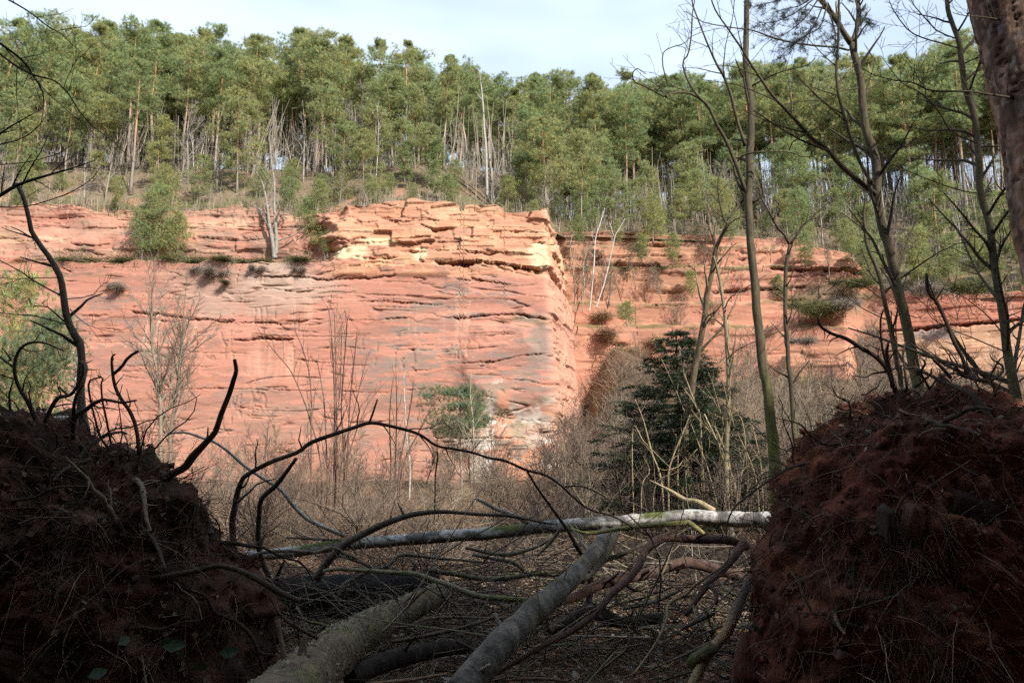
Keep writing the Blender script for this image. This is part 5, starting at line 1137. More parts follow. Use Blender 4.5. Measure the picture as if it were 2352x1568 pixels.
roots(ro_l, loc_l, '02', (
    ([(980,860),(1180,830),(1350,800),(1500,765),(1620,790),(1750,850),(1900,940),(2050,1010)], [40, 42, 40, 36, 38, 44, 46, 30], 1), ([(1190,880),(1300,930),(1420,980),(1480,1080),(1600,1130),(1720,1230),(1780,1380),(1830,1568)], [16, 20, 24, 26, 28, 28, 26, 24], 4),
    ([(465,1100),(560,1105),(700,1170),(850,1185),(1000,1180),(1100,1195),(1250,1150),(1370,1138)], [14, 20, 22, 24, 24, 22, 16, 8], 3), ([(0,350),(100,320),(250,290),(400,220),(620,215)], [18, 22, 22, 18, 12], 3), ([(640,240),(760,300),(880,370),(900,440)], [10, 14, 16, 10], 3),
    ([(380,740),(500,745),(600,790),(660,850)], [18, 20, 18, 12], 3), ([(560,1050),(680,1045),(800,1060),(900,1100)], [8, 10, 9, 6], 2), ([(950,1568),(1050,1460),(1150,1400),(1270,1365)], [8, 9, 9, 6], 3), ([(1850,960),(1900,1070),(2000,1160),(2180,1260)], [12, 18, 24, 30], 1), ([(950,480),(1050,580),(1100,680),(1140,800)], [22, 26, 22, 12], 4)), 4.75, 860)
roots(ro_r, loc_r, '21', (
    ([(1470,1130),(1440,1020),(1350,900),(1240,830),(1130,760),(1040,730),(960,680),(935,610)], [34, 34, 32, 30, 26, 22, 18, 10], 7), ([(1960,1010),(1930,900),(1870,780),(1820,650),(1760,520),(1700,440),(1685,320)], [26, 25, 25, 26, 24, 24, 22], 1), ([(1450,1100),(1410,950),(1370,800),(1360,640),(1380,560)], [22, 20, 16, 13, 8], 10),
    ([(1465,1100),(1440,1000),(1410,870),(1420,790)], [26, 24, 24, 16], 6), ([(1550,1120),(1530,960),(1520,850),(1540,780)], [18, 16, 13, 8], 8), ([(1850,1030),(1790,960),(1735,905)], [24, 24, 22], 0), ([(1950,1030),(1900,980),(1850,930),(1800,945)], [18, 16, 13, 8], 5), ([(1900,1010),(2000,1040),(2100,1050),(2190,1010),(2200,950),(2130,910),(2110,870)], [18, 20, 20, 18, 15, 10, 6], 4),
    ([(1160,1300),(1150,1200),(1070,1160),(1040,1100)], [16, 14, 12, 7], 10), ([(1500,1040),(1480,620),(1620,620),(1680,600)], [10, 8, 6, 4], 3), ([(1190,1460),(1000,1490),(880,1420),(800,1340),(640,1300)], [16, 16, 14, 11, 6], 5), ([(1700,1110),(1800,1010),(1990,1000),(2080,1005)], [18, 14, 12, 7], 5),
    ([(1700,1100),(1650,1000),(1680,930),(1640,890)], [18, 16, 12, 8], 8), ([(1600,1100),(1700,1020),(1720,970)], [16, 14, 8], 8)), 5.0, 880)
roots(ro_r, loc_r, '22', (
    ([(1130,880),(1180,790),(1210,720),(1200,620),(1150,500),(1110,430),(1000,370)], [10, 12, 12, 12, 11, 9, 6], 3), ([(1400,660),(1480,700),(1560,730),(1620,720)], [24, 26, 24, 14], 2), ([(1610,1230),(1575,1120),(1580,950),(1620,850),(1590,780)], [8, 9, 10, 10, 6], 2), ([(1780,840),(1850,890),(1920,905),(1985,905)], [8, 10, 10, 6], 1),
    ([(2050,710),(2150,760),(2280,810),(2400,830)], [16, 20, 20, 18], 2), ([(900,960),(960,920),(1040,910),(1100,930)], [6, 8, 8, 5], 1), ([(840,1360),(900,1350),(980,1360),(1050,1370)], [6, 7, 7, 5], 1), ([(740,1290),(800,1200),(810,1100),(740,1030)], [9, 9, 8, 5], 2), ([(640,690),(700,670),(740,590),(790,520)], [6, 8, 8, 5], 3), ([(880,60),(760,90),(620,170),(450,290),(360,370),(320,470),(320,600)], [18, 16, 15, 14, 12, 12, 10], 5)), 4.55, 900)

def stone_mesh(seed, sx, sy, sz, col):
    rg = np.random.default_rng(seed); n, m_ = 9, 14
    u = np.linspace(0, math.pi, n)[:, None]; v = np.arange(m_)[None, :] * 2 * math.pi / m_
    D = np.stack([np.sin(u) * np.cos(v), np.sin(u) * np.sin(v), np.cos(u) + 0 * v], -1).reshape(-1, 3)
    D = np.sign(D) * np.abs(D) ** .3; V = D * (1 + .35 * fbm3(D + seed, .9, seed, 2))[:, None] * np.array((sx, sy, sz))
    i = np.arange(n - 1)[:, None] * m_; j = np.arange(m_)[None, :]; jn = (j + 1) % m_
    Q = np.stack([i + j, i + m_ + j, i + m_ + jn, i + jn], -1).reshape(-1, 4)
    return mesh_np('stone', V, Q, None, bark_cols(V, col, seed, .3))
for i, (px, py, sx, sz, rz, col) in enumerate(((2095, 1200, .055, .10, .2, (.13, .065, .05)), (2035, 1200, .03, .09, -.1, (.055, .04, .03)), (2235, 1180, .15, .10, .3, (.04, .02, .016)), (2130, 1480, .05, .045, 0, (.30, .25, .17)), (1930, 1500, .035, .03, .4, (.22, .12, .10)))):
    p = at(px, py, 4.38 if px > 1980 else 4.5); s = obj('stone', stone_mesh(i + 950, sx, .06, sz, np.array(col) * .7), MATS['soil_clod'], ro_r, tuple(p - loc_r)); s.rotation_euler = (.2, rz, .1)
for i, (px, py, Y, sx, sz, col, lab) in enumerate(((62, 962, 7.2, .13, .05, (.55, .52, .47), 'pale flat stone on the mound at the far left'), (128, 968, 7.4, .10, .05, (.55, .53, .48), 'pale stone beside the crooked left trunk'), (120, 1000, 7.0, .16, .06, (.30, .12, .07), 'rust red stone beside the crooked left trunk'), (150, 980, 7.6, .13, .16, (.06, .055, .03), 'dark mossy boulder left of the crooked trunk'), (172, 1010, 7.0, .11, .035, (.46, .42, .38), 'pale rock chip at the foot of the crooked trunk'))):
    p = at(px, py, Y); s = obj('stone', stone_mesh(i + 970, sx, sx * .8, sz, col), MATS['sandstone'], None, tuple(p), label=lab, category='stone'); s.rotation_euler = (.1, .15 * i - .3, i)

# ------------------------------------------------------------------ fallen logs and branches
def fallen(name, label, cat, chunks, Ys, ws, col, seed, mat='bark', sides=12, rough=.16, colf=None, twigs=None, moss=None, wob=.022, step=.06, extra=(), tcol=None, scale=S3, fine=None):
    px = multi(*chunks); Y0 = Ys[0]; loc = tuple(at(*px[0], Y0))
    P, R = world_path(px, Ys, np.array(ws, float) * scale); P, R = smooth_path(P, R, step, wob, seed)
    if fine: q = spline(np.hstack([P, R[:, None]]), fine[0]); P, R = q[:, :3], q[:, 3]; sides = fine[1]
    R = R * (1 + .10 * fbm2(np.arange(len(R)) * 9.0 / len(R) * max(1, len(R) / 60), np.zeros(len(R)), seed, 3)); V, Q, T = tube(P, R, sides, True, rough, seed, 7)
    axis = np.vstack([np.repeat(P, sides, 0), P[:1], P[-1:]])
    mb = MB(); mb.add(V, Q, T, colf(V, axis) if colf else bark_cols(V, col, seed, moss=moss))
    o = obj(name, mb.mesh(name, True, loc), MATS[mat], None, loc, label=label, category=cat)
    o.parent = None
    for i, (bp, by, bw) in enumerate(extra): limb(o, loc, 'branch', 'P', bp, by, bw, col, seed + 40 + i, mat, 8, .12, .01, .06, moss, 1.0)
    rs = np.random.default_rng(seed + 9); Lg = np.linalg.norm(np.diff(P, axis=0), axis=1).sum()
    if R.mean() > .05 and name != 'fallen_birch':
        for q in range(int(rs.integers(3, 6))):
            k = int(rs.uniform(.12, .9) * len(P)); T_ = unit(P[min(k + 1, len(P) - 1)] - P[k - 1]); n_ = unit(np.cross(T_, rs.normal(size=3))); n_ = n_ * (1 if n_[2] > -.2 else -1); l = rs.uniform(.06, .22); r_ = R[k] * rs.uniform(.08, .17)
            B = np.array([P[k] + n_ * R[k] * .6, P[k] + n_ * (R[k] + l * .4) + T_ * l * .2, P[k] + n_ * (R[k] + l) + T_ * l * .45]); B, r2 = smooth_path(B, np.array((1.8, 1.0, .55)) * r_, .02); Vs, Qs, Ts = tube(B, r2, 7, True, .2, q, 15); ms = MB(); ms.add(Vs, Qs, Ts, bark_cols(Vs, np.array(col) * .9, q)); obj('branch_stub', ms.mesh('branch_stub', True, loc), MATS['bark'], o)
    if twigs:
        tw = MB(); grow(tw, P, R, 0, np.random.default_rng(seed), tcol if tcol is not None else col, twigs[0], twigs[2], .15, 1.0, .1, twigs[1], .0016, .05, .22); tw.n and obj('twigs', tw.mesh('twigs', False, loc), MATS['twig'], o, kind='stuff')
    return o, P, R, loc

def birch_cols(V, axis):
    up = unit(V - axis)[:, 2]
    P_ = V * np.array((1, 1, 1))
    white = np.tile(np.array((.40, .38, .345)), (len(V), 1)) * (1 + .14 * fbm3(P_, 9, 3, 3))[:, None]
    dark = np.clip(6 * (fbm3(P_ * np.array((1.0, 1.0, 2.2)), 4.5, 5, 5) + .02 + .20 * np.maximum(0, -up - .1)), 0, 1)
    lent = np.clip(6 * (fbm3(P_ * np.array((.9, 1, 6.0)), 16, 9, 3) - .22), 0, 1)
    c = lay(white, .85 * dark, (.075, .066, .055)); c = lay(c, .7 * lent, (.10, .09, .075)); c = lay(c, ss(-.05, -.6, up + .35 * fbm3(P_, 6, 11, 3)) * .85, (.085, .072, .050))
    px, py = project(V[:, 0], V[:, 1], V[:, 2]); mo = np.zeros(len(V))
    for cx, w_ in ((790, 40), (735, 50), (1160, 34), (1500, 30)): mo = np.maximum(mo, np.exp(-((px - cx) / w_) ** 2))
    return lay(c, np.clip(mo * 1.5, 0, 1) * ss(-.1, .6, up + .5 * fbm3(P_, 9, 13, 3)), (.085, .095, .028))
BIR = [(566, 1276), (686, 1266), (804, 1249), (918, 1242), (1052, 1232), (1169, 1221), (1287, 1207), (1387, 1200), (1488, 1194), (1572, 1186), (1665, 1190), (1765, 1195), (1830, 1200)]
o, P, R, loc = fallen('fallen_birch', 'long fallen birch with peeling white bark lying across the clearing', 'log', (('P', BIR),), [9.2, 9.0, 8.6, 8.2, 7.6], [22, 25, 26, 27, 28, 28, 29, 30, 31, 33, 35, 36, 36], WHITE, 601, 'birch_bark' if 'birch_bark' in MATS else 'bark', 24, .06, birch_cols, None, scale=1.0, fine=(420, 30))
limb(o, loc, 'branch', 'P', multi(('01', [(1150,1415),(1270,1405),(1380,1440),(1470,1470),(1560,1530)]), ('02', [(1680,80),(1800,160),(1920,240),(2000,340),(2100,440),(2200,490),(2351,555)])), [7.8, 8.85], w3([13, 15, 16, 17, 18, 20, 22, 24, 25, 26, 28, 30]), (.34, .32, .28), 602, 'bark', 10, .08, .01, .06, None, 1.0)
limb(o, loc, 'branch', 'P', Z('12', [(925,305),(1000,340),(1080,380),(1170,410),(1280,470)]), [8.3, 8.4], w3([20, 26, 28, 30, 34]), (.30, .27, .21), 603, 'bark', 10, .14, .01, .06, None, 1.0)

def flaky_cols(V, axis):
    c = bark_cols(V, (.120, .088, .060), 604, .3, None, 4); g = ss(.05, .4, fbm3(V, 5, 606, 4))
    return lay(c, g * .6, (.13, .125, .05))
o, P, R, loc = fallen('fallen_log', 'thick fallen log covered in pale bark flakes in the lower middle', 'log', (('D', [(180,1900),(440,1640),(560,1530),(720,1370),(920,1225),(1200,1060),(1450,945),(1630,865)]),), [3.6, 4.3, 4.6, 5.3, 6.0, 6.7, 7.4], [560, 470, 430, 370, 310, 245, 190, 150], BROWN, 605, 'coarse_bark', 28, .07, flaky_cols, scale=.29536, fine=(170, 40))
rg = np.random.default_rng(71); fm = MB()
for q in range(2300):
    k = rg.integers(2, len(P) - 2); T = unit(P[k + 1] - P[k - 1]); s_ = unit(np.cross(T, (0, 0, 1.0))); u_ = np.cross(s_, T); a = rg.uniform(-.5, math.pi + .5)
    n = s_ * math.cos(a) + u_ * math.sin(a); c0 = P[k] + n * R[k] * 1.0 + T * rg.uniform(-.02, .02)
    if fbm3(c0[None], 4, 72, 3)[0] < rg.uniform(-.35, .2): continue
    t1 = unit(T + rg.normal(size=3) * .5); t2 = unit(np.cross(n, t1)); l = rg.uniform(.008, .026); w_ = l * rg.uniform(.35, .8); lift = n * rg.uniform(.005, .016)
    fm.add(np.array([c0 - t1 * l - n * .003, c0 + t2 * w_ + lift * .6, c0 + t1 * l + lift, c0 - t2 * w_ - n * .003]), [[0, 1, 2, 3]], None, np.array(((.29, .245, .17), (.19, .15, .105), (.20, .19, .095))[rg.integers(3)]) * rg.uniform(.7, 1.2))
obj('bark_flakes', fm.mesh('bark_flakes', False, loc), MATS['dry_leaves'], o, kind='stuff')
limb(o, loc, 'branch_stub', 'P', Z('D', [(1235,910),(1190,885),(1150,873)]), [6.6, 6.5], [9, 7, 5], (.13, .10, .07), 607, 'bark', 7, .1, .0, .03, None, 1.0)

def smooth_grey(V, axis):
    c = bark_cols(V, (.120, .104, .085), 608, .25, None, 3); c = lay(c, ss(.12, .4, fbm3(V, 9, 609, 4)) * .7, (.055, .046, .038)); return lay(c, ss(.2, .45, fbm3(V, 5, 610, 4)) * .6, (.16, .14, .075))
o, P, R, loc = fallen('fallen_log', 'smooth grey fallen log slanting from bottom centre toward the birch', 'log', (('12', [(800,1660),(900,1520),(1050,1340),(1240,1165),(1400,1010),(1550,880),(1680,730),(1770,620),(1815,530)]),), [4.7, 5.0, 5.7, 6.5, 7.8], [240, 226, 204, 178, 156, 134, 112, 94, 78], GREY, 608, 'coarse_bark', 24, .05, smooth_grey, fine=(170, 30))
limb(o, loc, 'branch', 'P', Z('12', [(1640,850),(1720,790),(1800,700),(1860,600),(1890,500)]), [7.0, 7.7], w3([80, 76, 66, 56, 48]), (.125, .108, .075), 611, 'bark', 10, .08, .01, .05, None, 1.0)
limb(o, loc, 'branch', 'P', Z('12', [(1700,830),(1710,900),(1700,1000),(1690,1080)]), [7.2, 7.3], w3([50, 46, 50, 64]), (.07, .06, .05), 612, 'bark', 9, .1, .01, .05, None, 1.0)

RED = (.085, .052, .040)
fallen('fallen_branch', 'reddish brown pine limb lying behind the grey log', 'branch', (('12', [(1440,1030),(1620,970),(1750,900),(1900,850),(2050,830),(2200,770),(2351,735)]), ('22', [(100,750),(250,790),(420,840)])), [6.6, 6.9, 7.2], [44, 60, 72, 76, 76, 76, 78, 74, 70, 60], RED, 613, 'bark', 12, .14, twigs=(6, 2, .12))
fallen('fallen_branch', 'long bent reddish branch crossing in front of the grey log', 'branch', (('12', [(1050,1510),(1200,1420),(1400,1300),(1600,1200),(1750,1080),(1850,950),(1950,860),(2030,760),(2080,670),(2150,600),(2250,580),(2351,590)]), ('22', [(200,595),(330,600),(450,640)])), [5.3, 5.9, 6.5], [30, 36, 40, 44, 46, 48, 50, 50, 52, 54, 56, 58, 60, 58, 54], RED, 614, 'bark', 12, .12, twigs=(9, 2, .10))
def stripped(V, axis):
    px, py = project(V[:, 0], V[:, 1], V[:, 2]); c = bark_cols(V, (.120, .085, .070), 615, .35); return lay(c, ss(1375, 1440, py + 25 * fbm3(V, 6, 617, 3)) * .85, (.27, .19, .105))
fallen('fallen_branch', 'leaning branch with stripped tan lower half beside the red soil plate', 'branch', (('22', [(520,740),(480,840),(430,950),(380,1060),(330,1180),(260,1280),(190,1380),(90,1568),(40,1650)]),), [5.5, 5.0], [60, 66, 72, 76, 74, 72, 66, 66, 66], RED, 615, 'bark', 14, .10, stripped)
fallen('fallen_branch', 'dark broken branch slanting left of the leaning stripped branch', 'branch', (('22', [(430,600),(400,650),(330,740),(250,830),(190,900),(100,1020),(40,1100)]),), [5.8, 5.4], [60, 56, 50, 48, 46, 42, 34], RED, 618, 'bark', 10, .14, extra=((Z('22', [(200,900),(240,960),(240,1030)]), [5.5, 5.4], w3([32, 30, 24])),))
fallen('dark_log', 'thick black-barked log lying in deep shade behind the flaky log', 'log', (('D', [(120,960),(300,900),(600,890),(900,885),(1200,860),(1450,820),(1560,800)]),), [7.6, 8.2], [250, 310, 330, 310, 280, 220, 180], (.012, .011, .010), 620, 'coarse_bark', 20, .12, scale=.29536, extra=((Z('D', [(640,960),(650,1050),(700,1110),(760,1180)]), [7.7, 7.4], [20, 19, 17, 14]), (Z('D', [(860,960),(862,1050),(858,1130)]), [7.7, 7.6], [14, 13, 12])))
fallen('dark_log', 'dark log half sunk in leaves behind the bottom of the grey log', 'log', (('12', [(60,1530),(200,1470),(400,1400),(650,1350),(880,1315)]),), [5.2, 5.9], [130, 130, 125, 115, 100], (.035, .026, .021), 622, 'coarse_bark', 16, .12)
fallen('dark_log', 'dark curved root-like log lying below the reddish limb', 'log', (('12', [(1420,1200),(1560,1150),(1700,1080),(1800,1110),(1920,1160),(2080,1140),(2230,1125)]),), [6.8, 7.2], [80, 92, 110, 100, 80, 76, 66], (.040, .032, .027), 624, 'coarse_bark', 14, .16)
fallen('arched_branch', 'dark branch arching high across the clearing from left to birch', 'branch', (('02', [(1650,900),(1600,640),(1590,480),(1600,400),(1620,300),(1650,200),(1700,150),(1850,70),(2050,0)]), ('01', [(2150,1480),(2340,1412)]), ('11', [(100,1370),(190,1340),(300,1355),(480,1400),(560,1440),(650,1500),(760,1520),(870,1540)]), ('12', [(1000,25),(1120,45),(1270,110),(1400,150),(1500,220),(1600,310),(1700,390),(1850,430),(1950,480),(2050,540),(2200,600)])), [6.6, 6.0, 5.9, 6.3, 6.8],
       [44, 44, 44, 42, 38, 35, 31, 30, 29, 29, 27, 26, 26, 23, 21, 21, 20, 19, 18, 18, 19, 19, 18, 16, 15, 14, 13, 12, 11, 10], (.062, .047, .036), 626, 'bark', 10, .10, twigs=(18, 2, .075), extra=((Z('11', [(192,1340),(220,1260),(247,1178)]), [5.9, 5.8], w3([17, 15, 11])), (Z('12', [(655,-20),(660,20),(640,150),(640,300),(630,480)]), [6.1, 6.1], w3([12, 11, 10, 8, 5])), (Z('12', [(1270,110),(1350,240),(1450,380),(1550,520),(1620,650),(1670,720)]), [6.3, 6.8], w3([15, 16, 18, 24, 28, 30])),
       (Z('02', [(2030,30),(1900,200),(1800,300),(1780,400),(1770,600),(1800,740),(1840,830),(1900,1000)]), [6.1, 7.4], w3([22, 32, 36, 36, 36, 36, 34, 34])), (Z('12', [(1520,225),(1650,220),(1800,290),(1870,360),(1900,410)]), [6.6, 6.4], w3([12, 11, 9, 7, 5]))))
fallen('arched_branch', 'bowed grey branch lying over the birch trunk', 'branch', (('D', [(640,760),(690,660),(740,590),(850,490),(1000,400),(1150,330),(1350,265)]), ('12', [(600,400),(750,395),(900,405),(1050,410),(1150,420),(1250,440),(1400,470),(1480,485)])), [7.2, 7.0, 7.3], [66, 60, 54, 50, 46, 42, 38, 32, 28, 26, 24, 22, 20, 17, 13], (.105, .086, .065), 630, 'bark', 10, .08, twigs=(12, 2, .07))
fallen('fallen_branch', 'wavy thin branch running from the left root plate past the birch end', 'branch', (('D', [(0,650),(100,590),(250,555),(450,550),(620,560),(700,535),(780,525),(850,560),(930,580),(1000,630),(1120,710)]),), [6.5, 7.2], [22, 25, 27, 27, 26, 26, 25, 25, 23, 20, 12], (.14, .115, .085), 632, 'bark', 9, .08, twigs=(8, 2, .07), scale=.29536)
fallen('fallen_branch', 'crooked grey branch resting on the black-barked log', 'branch', (('D', [(815,900),(830,830),(870,780),(950,740),(1080,680),(1190,650),(1240,590),(1300,565),(1450,575),(1650,600),(1950,635)]),), [7.0, 7.4], [30, 34, 32, 30, 30, 30, 29, 28, 26, 22, 16], (.13, .11, .085), 634, 'bark', 9, .10, twigs=(8, 2, .07), scale=.29536)
fallen('fallen_branch', 'mossy pale branch sloping toward the grey log', 'branch', (('12', [(-120,800),(0,780),(150,790),(350,800),(480,810),(600,850),(720,900),(830,940),(950,980),(1100,1000),(1290,1012)]),), [7.0, 6.8, 6.6], [26, 28, 30, 32, 34, 32, 32, 34, 36, 38, 38], (.25, .22, .165), 636, 'bark', 10, .12, moss=(.85, .2, 1.2))
fallen('fallen_branch', 'yellow-green mossy branch hugging the front of the birch', 'branch', (('12', [(1570,510),(1690,540),(1850,520),(2050,490),(2351,470)]), ('22', [(60,470),(110,505),(160,540)])), [7.2, 7.0], [18, 24, 26, 32, 40, 40, 36, 28], (.20, .185, .075), 638, 'bark', 9, .12)
fallen('broken_stump', 'splintered tan wooden spike jutting up behind the birch', 'stump', (('12', [(2115,178),(2250,250),(2351,315)]), ('22', [(110,330),(220,390)])), [9.2, 8.6], [6, 22, 36, 46, 56], (.34, .26, .15), 640, 'bark', 6, .22)
fallen('fallen_branch', 'thin tan rod curving down right of the dark roots', 'branch', (('22', [(335,640),(320,740),(210,820),(90,900),(30,960)]), ('12', [(2240,1030),(2230,1120),(2180,1250),(2080,1400),(2000,1520)])), [5.4, 5.6, 5.0], [10, 12, 14, 16, 18, 24, 20, 18, 16, 14], (.20, .15, .09), 642, 'bark', 8, .1)
fallen('fallen_branch', 'thin brown rod lying on the leaves at bottom centre', 'branch', (('12', [(150,1580),(350,1555),(550,1535),(720,1510)]),), [4.9, 4.9], [22, 26, 24, 18], (.19, .12, .075), 644, 'bark', 8, .1)
fallen('fallen_branch', 'thin brown rod on the leaves right of the grey log foot', 'branch', (('12', [(1050,1560),(1250,1545),(1450,1555),(1560,1575)]),), [4.9, 4.9], [20, 22, 20, 14], (.11, .075, .052), 646, 'bark', 8, .1)
rg = np.random.default_rng(73)
LIE = ((('12', [(560,1130),(800,1110),(1110,1105)]), 6.2, 18, 'straight thin branch lying left of the grey log middle'), (('12', [(350,1285),(650,1240),(900,1170),(1120,1090)]), 5.7, 28, 'long rod slanting up to the grey log from the dark leaves'), (('12', [(930,1340),(1050,1240),(1200,1060),(1300,960)]), 5.4, 16, 'thin stick leaning along the left of the grey log'), (('12', [(850,640),(1100,680),(1300,640),(1480,560)]), 8.0, 30, 'dark stick lying just below the birch middle'),
       (('12', [(560,790),(760,820),(1000,860),(1300,820),(1560,790)]), 7.4, 34, 'mossy grey stick lying parallel under the birch'), (('12', [(900,690),(1150,740),(1250,800)]), 7.7, 26, 'short grey stick below the birch middle'), (('12', [(1340,700),(1440,590),(1500,500)]), 7.6, 24, 'mossy stick propped against the birch middle'), (('12', [(1650,880),(1800,740),(1960,680),(2100,600)]), 7.5, 36, 'mossy stick crossing behind the fork of the grey log'),
       (('12', [(2100,1290),(1900,1330),(1650,1330)]), 5.6, 10, 'very thin stick lying on leaves right of the grey log'), (('12', [(1930,1060),(2150,1010),(2351,930)]), 6.3, 26, 'thin grey stick under the reddish limb'), (('22', [(0,1200),(120,1140),(240,1090)]), 5.6, 30, 'grey stick lying on the lit patch of leaves'), (('22', [(60,1440),(120,1390),(220,1320)]), 5.2, 90, 'mossy grey chunk of wood beside the stripped branch'),
       (('12', [(0,700),(180,760),(260,830)]), 7.1, 20, 'little grey stick above the black-barked log'), (('02', [(1960,570),(2150,580),(2340,585)]), 8.8, 18, 'thin mossy twig beside the birch left end'), (('12', [(780,1275),(860,1320),(940,1370)]), 5.3, 26, 'short pale stub beside the grey log foot'), (('22', [(480,1160),(560,1240),(640,1330),(700,1400)]), 5.0, 46, 'reddish stick at the foot of the red soil plate'))
for i, ((reg, pts), Y, w_, lab) in enumerate(LIE):
    fallen('fallen_stick', lab, 'stick', ((reg, pts),), [Y, Y + .15 * math.sin(i)], [w_ * .8, w_, w_ * .8, w_ * .5][:max(3, len(pts))], np.array((.125, .10, .072)) * rg.uniform(.6, 1.4), 650 + i, 'bark', 8, .12, twigs=(5, 2, .15), moss=(.6, 0, 1) if 'mossy' in lab else None)

# broken red stump at the foot of the right-hand plate
sm = MB(); P, R = world_path(Z('22', [(440,1560),(430,1420),(430,1300),(420,1215)]), [4.75, 4.8], np.array((150, 110, 80, 26)) * S3); P, R = smooth_path(P, R, .03, 0, 1); V, Q, T = tube(P, R, 18, True, .8, 77, 9); c = bark_cols(V, (.085, .034, .024), 78, .4); c = lay(c, ss(.1, .4, fbm3(V, 7, 79, 3)) * .7, (.20, .11, .05)); sm.add(V, Q, T, c)
so = obj('broken_stump', sm.mesh('broken_stump', False, P[0]), MATS['bark'], None, tuple(P[0]), label='small shattered red-brown stump below the stripped branch', category='stump')

# ------------------------------------------------------------------ ground cover
def leaf_litter():
    rg = np.random.default_rng(81); n = 24000
    Y = 4.2 + 13 * rg.random(n) ** 1.6; X = (rg.random(n) - .5) * (2.6 + Y * 1.25) ; Zz = ground_z(X, Y) + rg.uniform(.004, .05, n)
    C = np.stack([X, Y, Zz], 1); u = unit(rg.normal(size=(n, 3)) * np.array((1, 1, .35))); w_ = unit(np.cross(u, np.array((0, 0, 1.0)) + .55 * rg.normal(size=(n, 3)))); nn = np.cross(u, w_); s = rg.uniform(.022, .062, (n, 1))
    V = np.stack([C - u * s, C + w_ * s * .55 + nn * s * .25, C + u * s, C - w_ * s * .55 + nn * s * .25], 1).reshape(-1, 3)
    i = np.arange(n) * 4; T = np.concatenate([np.stack([i, i + 1, i + 2], 1), np.stack([i, i + 2, i + 3], 1)])
    pal = np.array(((.40, .29, .20), (.29, .17, .095), (.50, .42, .34), (.20, .12, .07), (.37, .19, .09))); c = pal[rg.integers(0, 5, n)] * rg.uniform(.6, 1.25, (n, 1))
    obj('leaf_litter', mesh_np('leaf_litter', V, None, T, np.repeat(c, 4, 0)), MATS['dry_leaves'], kind='stuff', label='brown fallen leaves carpeting the clearing floor', category='leaves')
leaf_litter()

def brush():
    """dry brambles, grass and dead stems between the clearing and the cliff foot"""
    rg = np.random.default_rng(83); mb = MB()
    def field(n, f, hl, wl, cols, curl, sag, up):
        X, Y = f(n); pn = fbm2(X / 2.2, Y / 3.0, 84, 3); keep = rg.random(n) < .45 + 1.3 * np.clip(pn + .15, 0, 1); X, Y, pn = X[keep], Y[keep], pn[keep]; n = len(X); Zz = ground_z(X, Y) - .03; D = rg.normal(size=(n, 3)) * np.array((1, 1, .5)) * .75 + np.array((0, 0, up))
        L = rg.uniform(*hl, n); W_ = rg.uniform(*wl, n) * (0.6 + Y / 40); c = np.array(cols)[rg.integers(0, len(cols), n)] * rg.uniform(.6, 1.3, (n, 1)); L = L * (.55 + 1.2 * np.clip(pn + .25, 0, 1)); q2 = fbm2(X / 3.5, Y / 5.0, 85, 3)[:, None]; c = c * (1 - .45 * np.clip(q2 * 2.2, 0, 1)); c = c * np.where(q2 < -.22, np.array((.72, .82, .70)), 1.0)
        mb.add(*[(lambda v, q, k: (v, q, None, k))(*ribbons(np.stack([X, Y, Zz], 1), D, L, W_, 3, curl * 1.1, rg, c, sag))][0])
    STRAW = ((.34, .25, .17), (.28, .195, .125), (.22, .145, .095), (.40, .30, .205)); DARK = ((.13, .085, .06), (.17, .12, .08), (.10, .062, .045))
    def talus(n): Y = rg.uniform(36, 71, n); X = rg.uniform(3.2, 9 + .75 * (Y - 34) * .6 + 14, n); return X, Y
    def floor(n): Y = 12 + 44 * rg.random(n) ** 1.3; X = (rg.random(n) - .5) * Y * 1.45; return X, Y
    def near(n): Y = rg.uniform(8.6, 16, n); X = (rg.random(n) - .5) * Y * 1.3; return X, Y
    def fore(n): Y = rg.uniform(4.8, 9, n); X = rg.uniform(-1.8, 2.4, n); return X, Y
    def rightw(n): Y = rg.uniform(22, 60, n); X = rg.uniform(6, 36, n); return X, Y
    field(15000, talus, (.6, 2.4), (.010, .026), STRAW, .28, .10, 1.0)
    field(2600, lambda n: (rg.uniform(3.3, 10, n), rg.uniform(58, 71.5, n)), (.7, 2.2), (.014, .03), STRAW, .28, .12, .8)
    field(11000, floor, (.5, 1.8), (.008, .018), STRAW + DARK, .25, .06, 1.1)
    field(6500, near, (.3, 1.25), (.004, .009), DARK + STRAW[1:3], .30, .05, .9)
    field(2600, fore, (.10, .55), (.003, .006), DARK + STRAW[:2], .35, .05, .8)
    field(7500, rightw, (.8, 2.6), (.010, .022), STRAW[1:3] + DARK[:2], .25, .05, 1.2)
    obj('dry_brush', mb.mesh('dry_brush'), MATS['dry_leaves'], kind='stuff', label='tangle of dry brambles and straw below the cliffs', category='undergrowth')
brush()

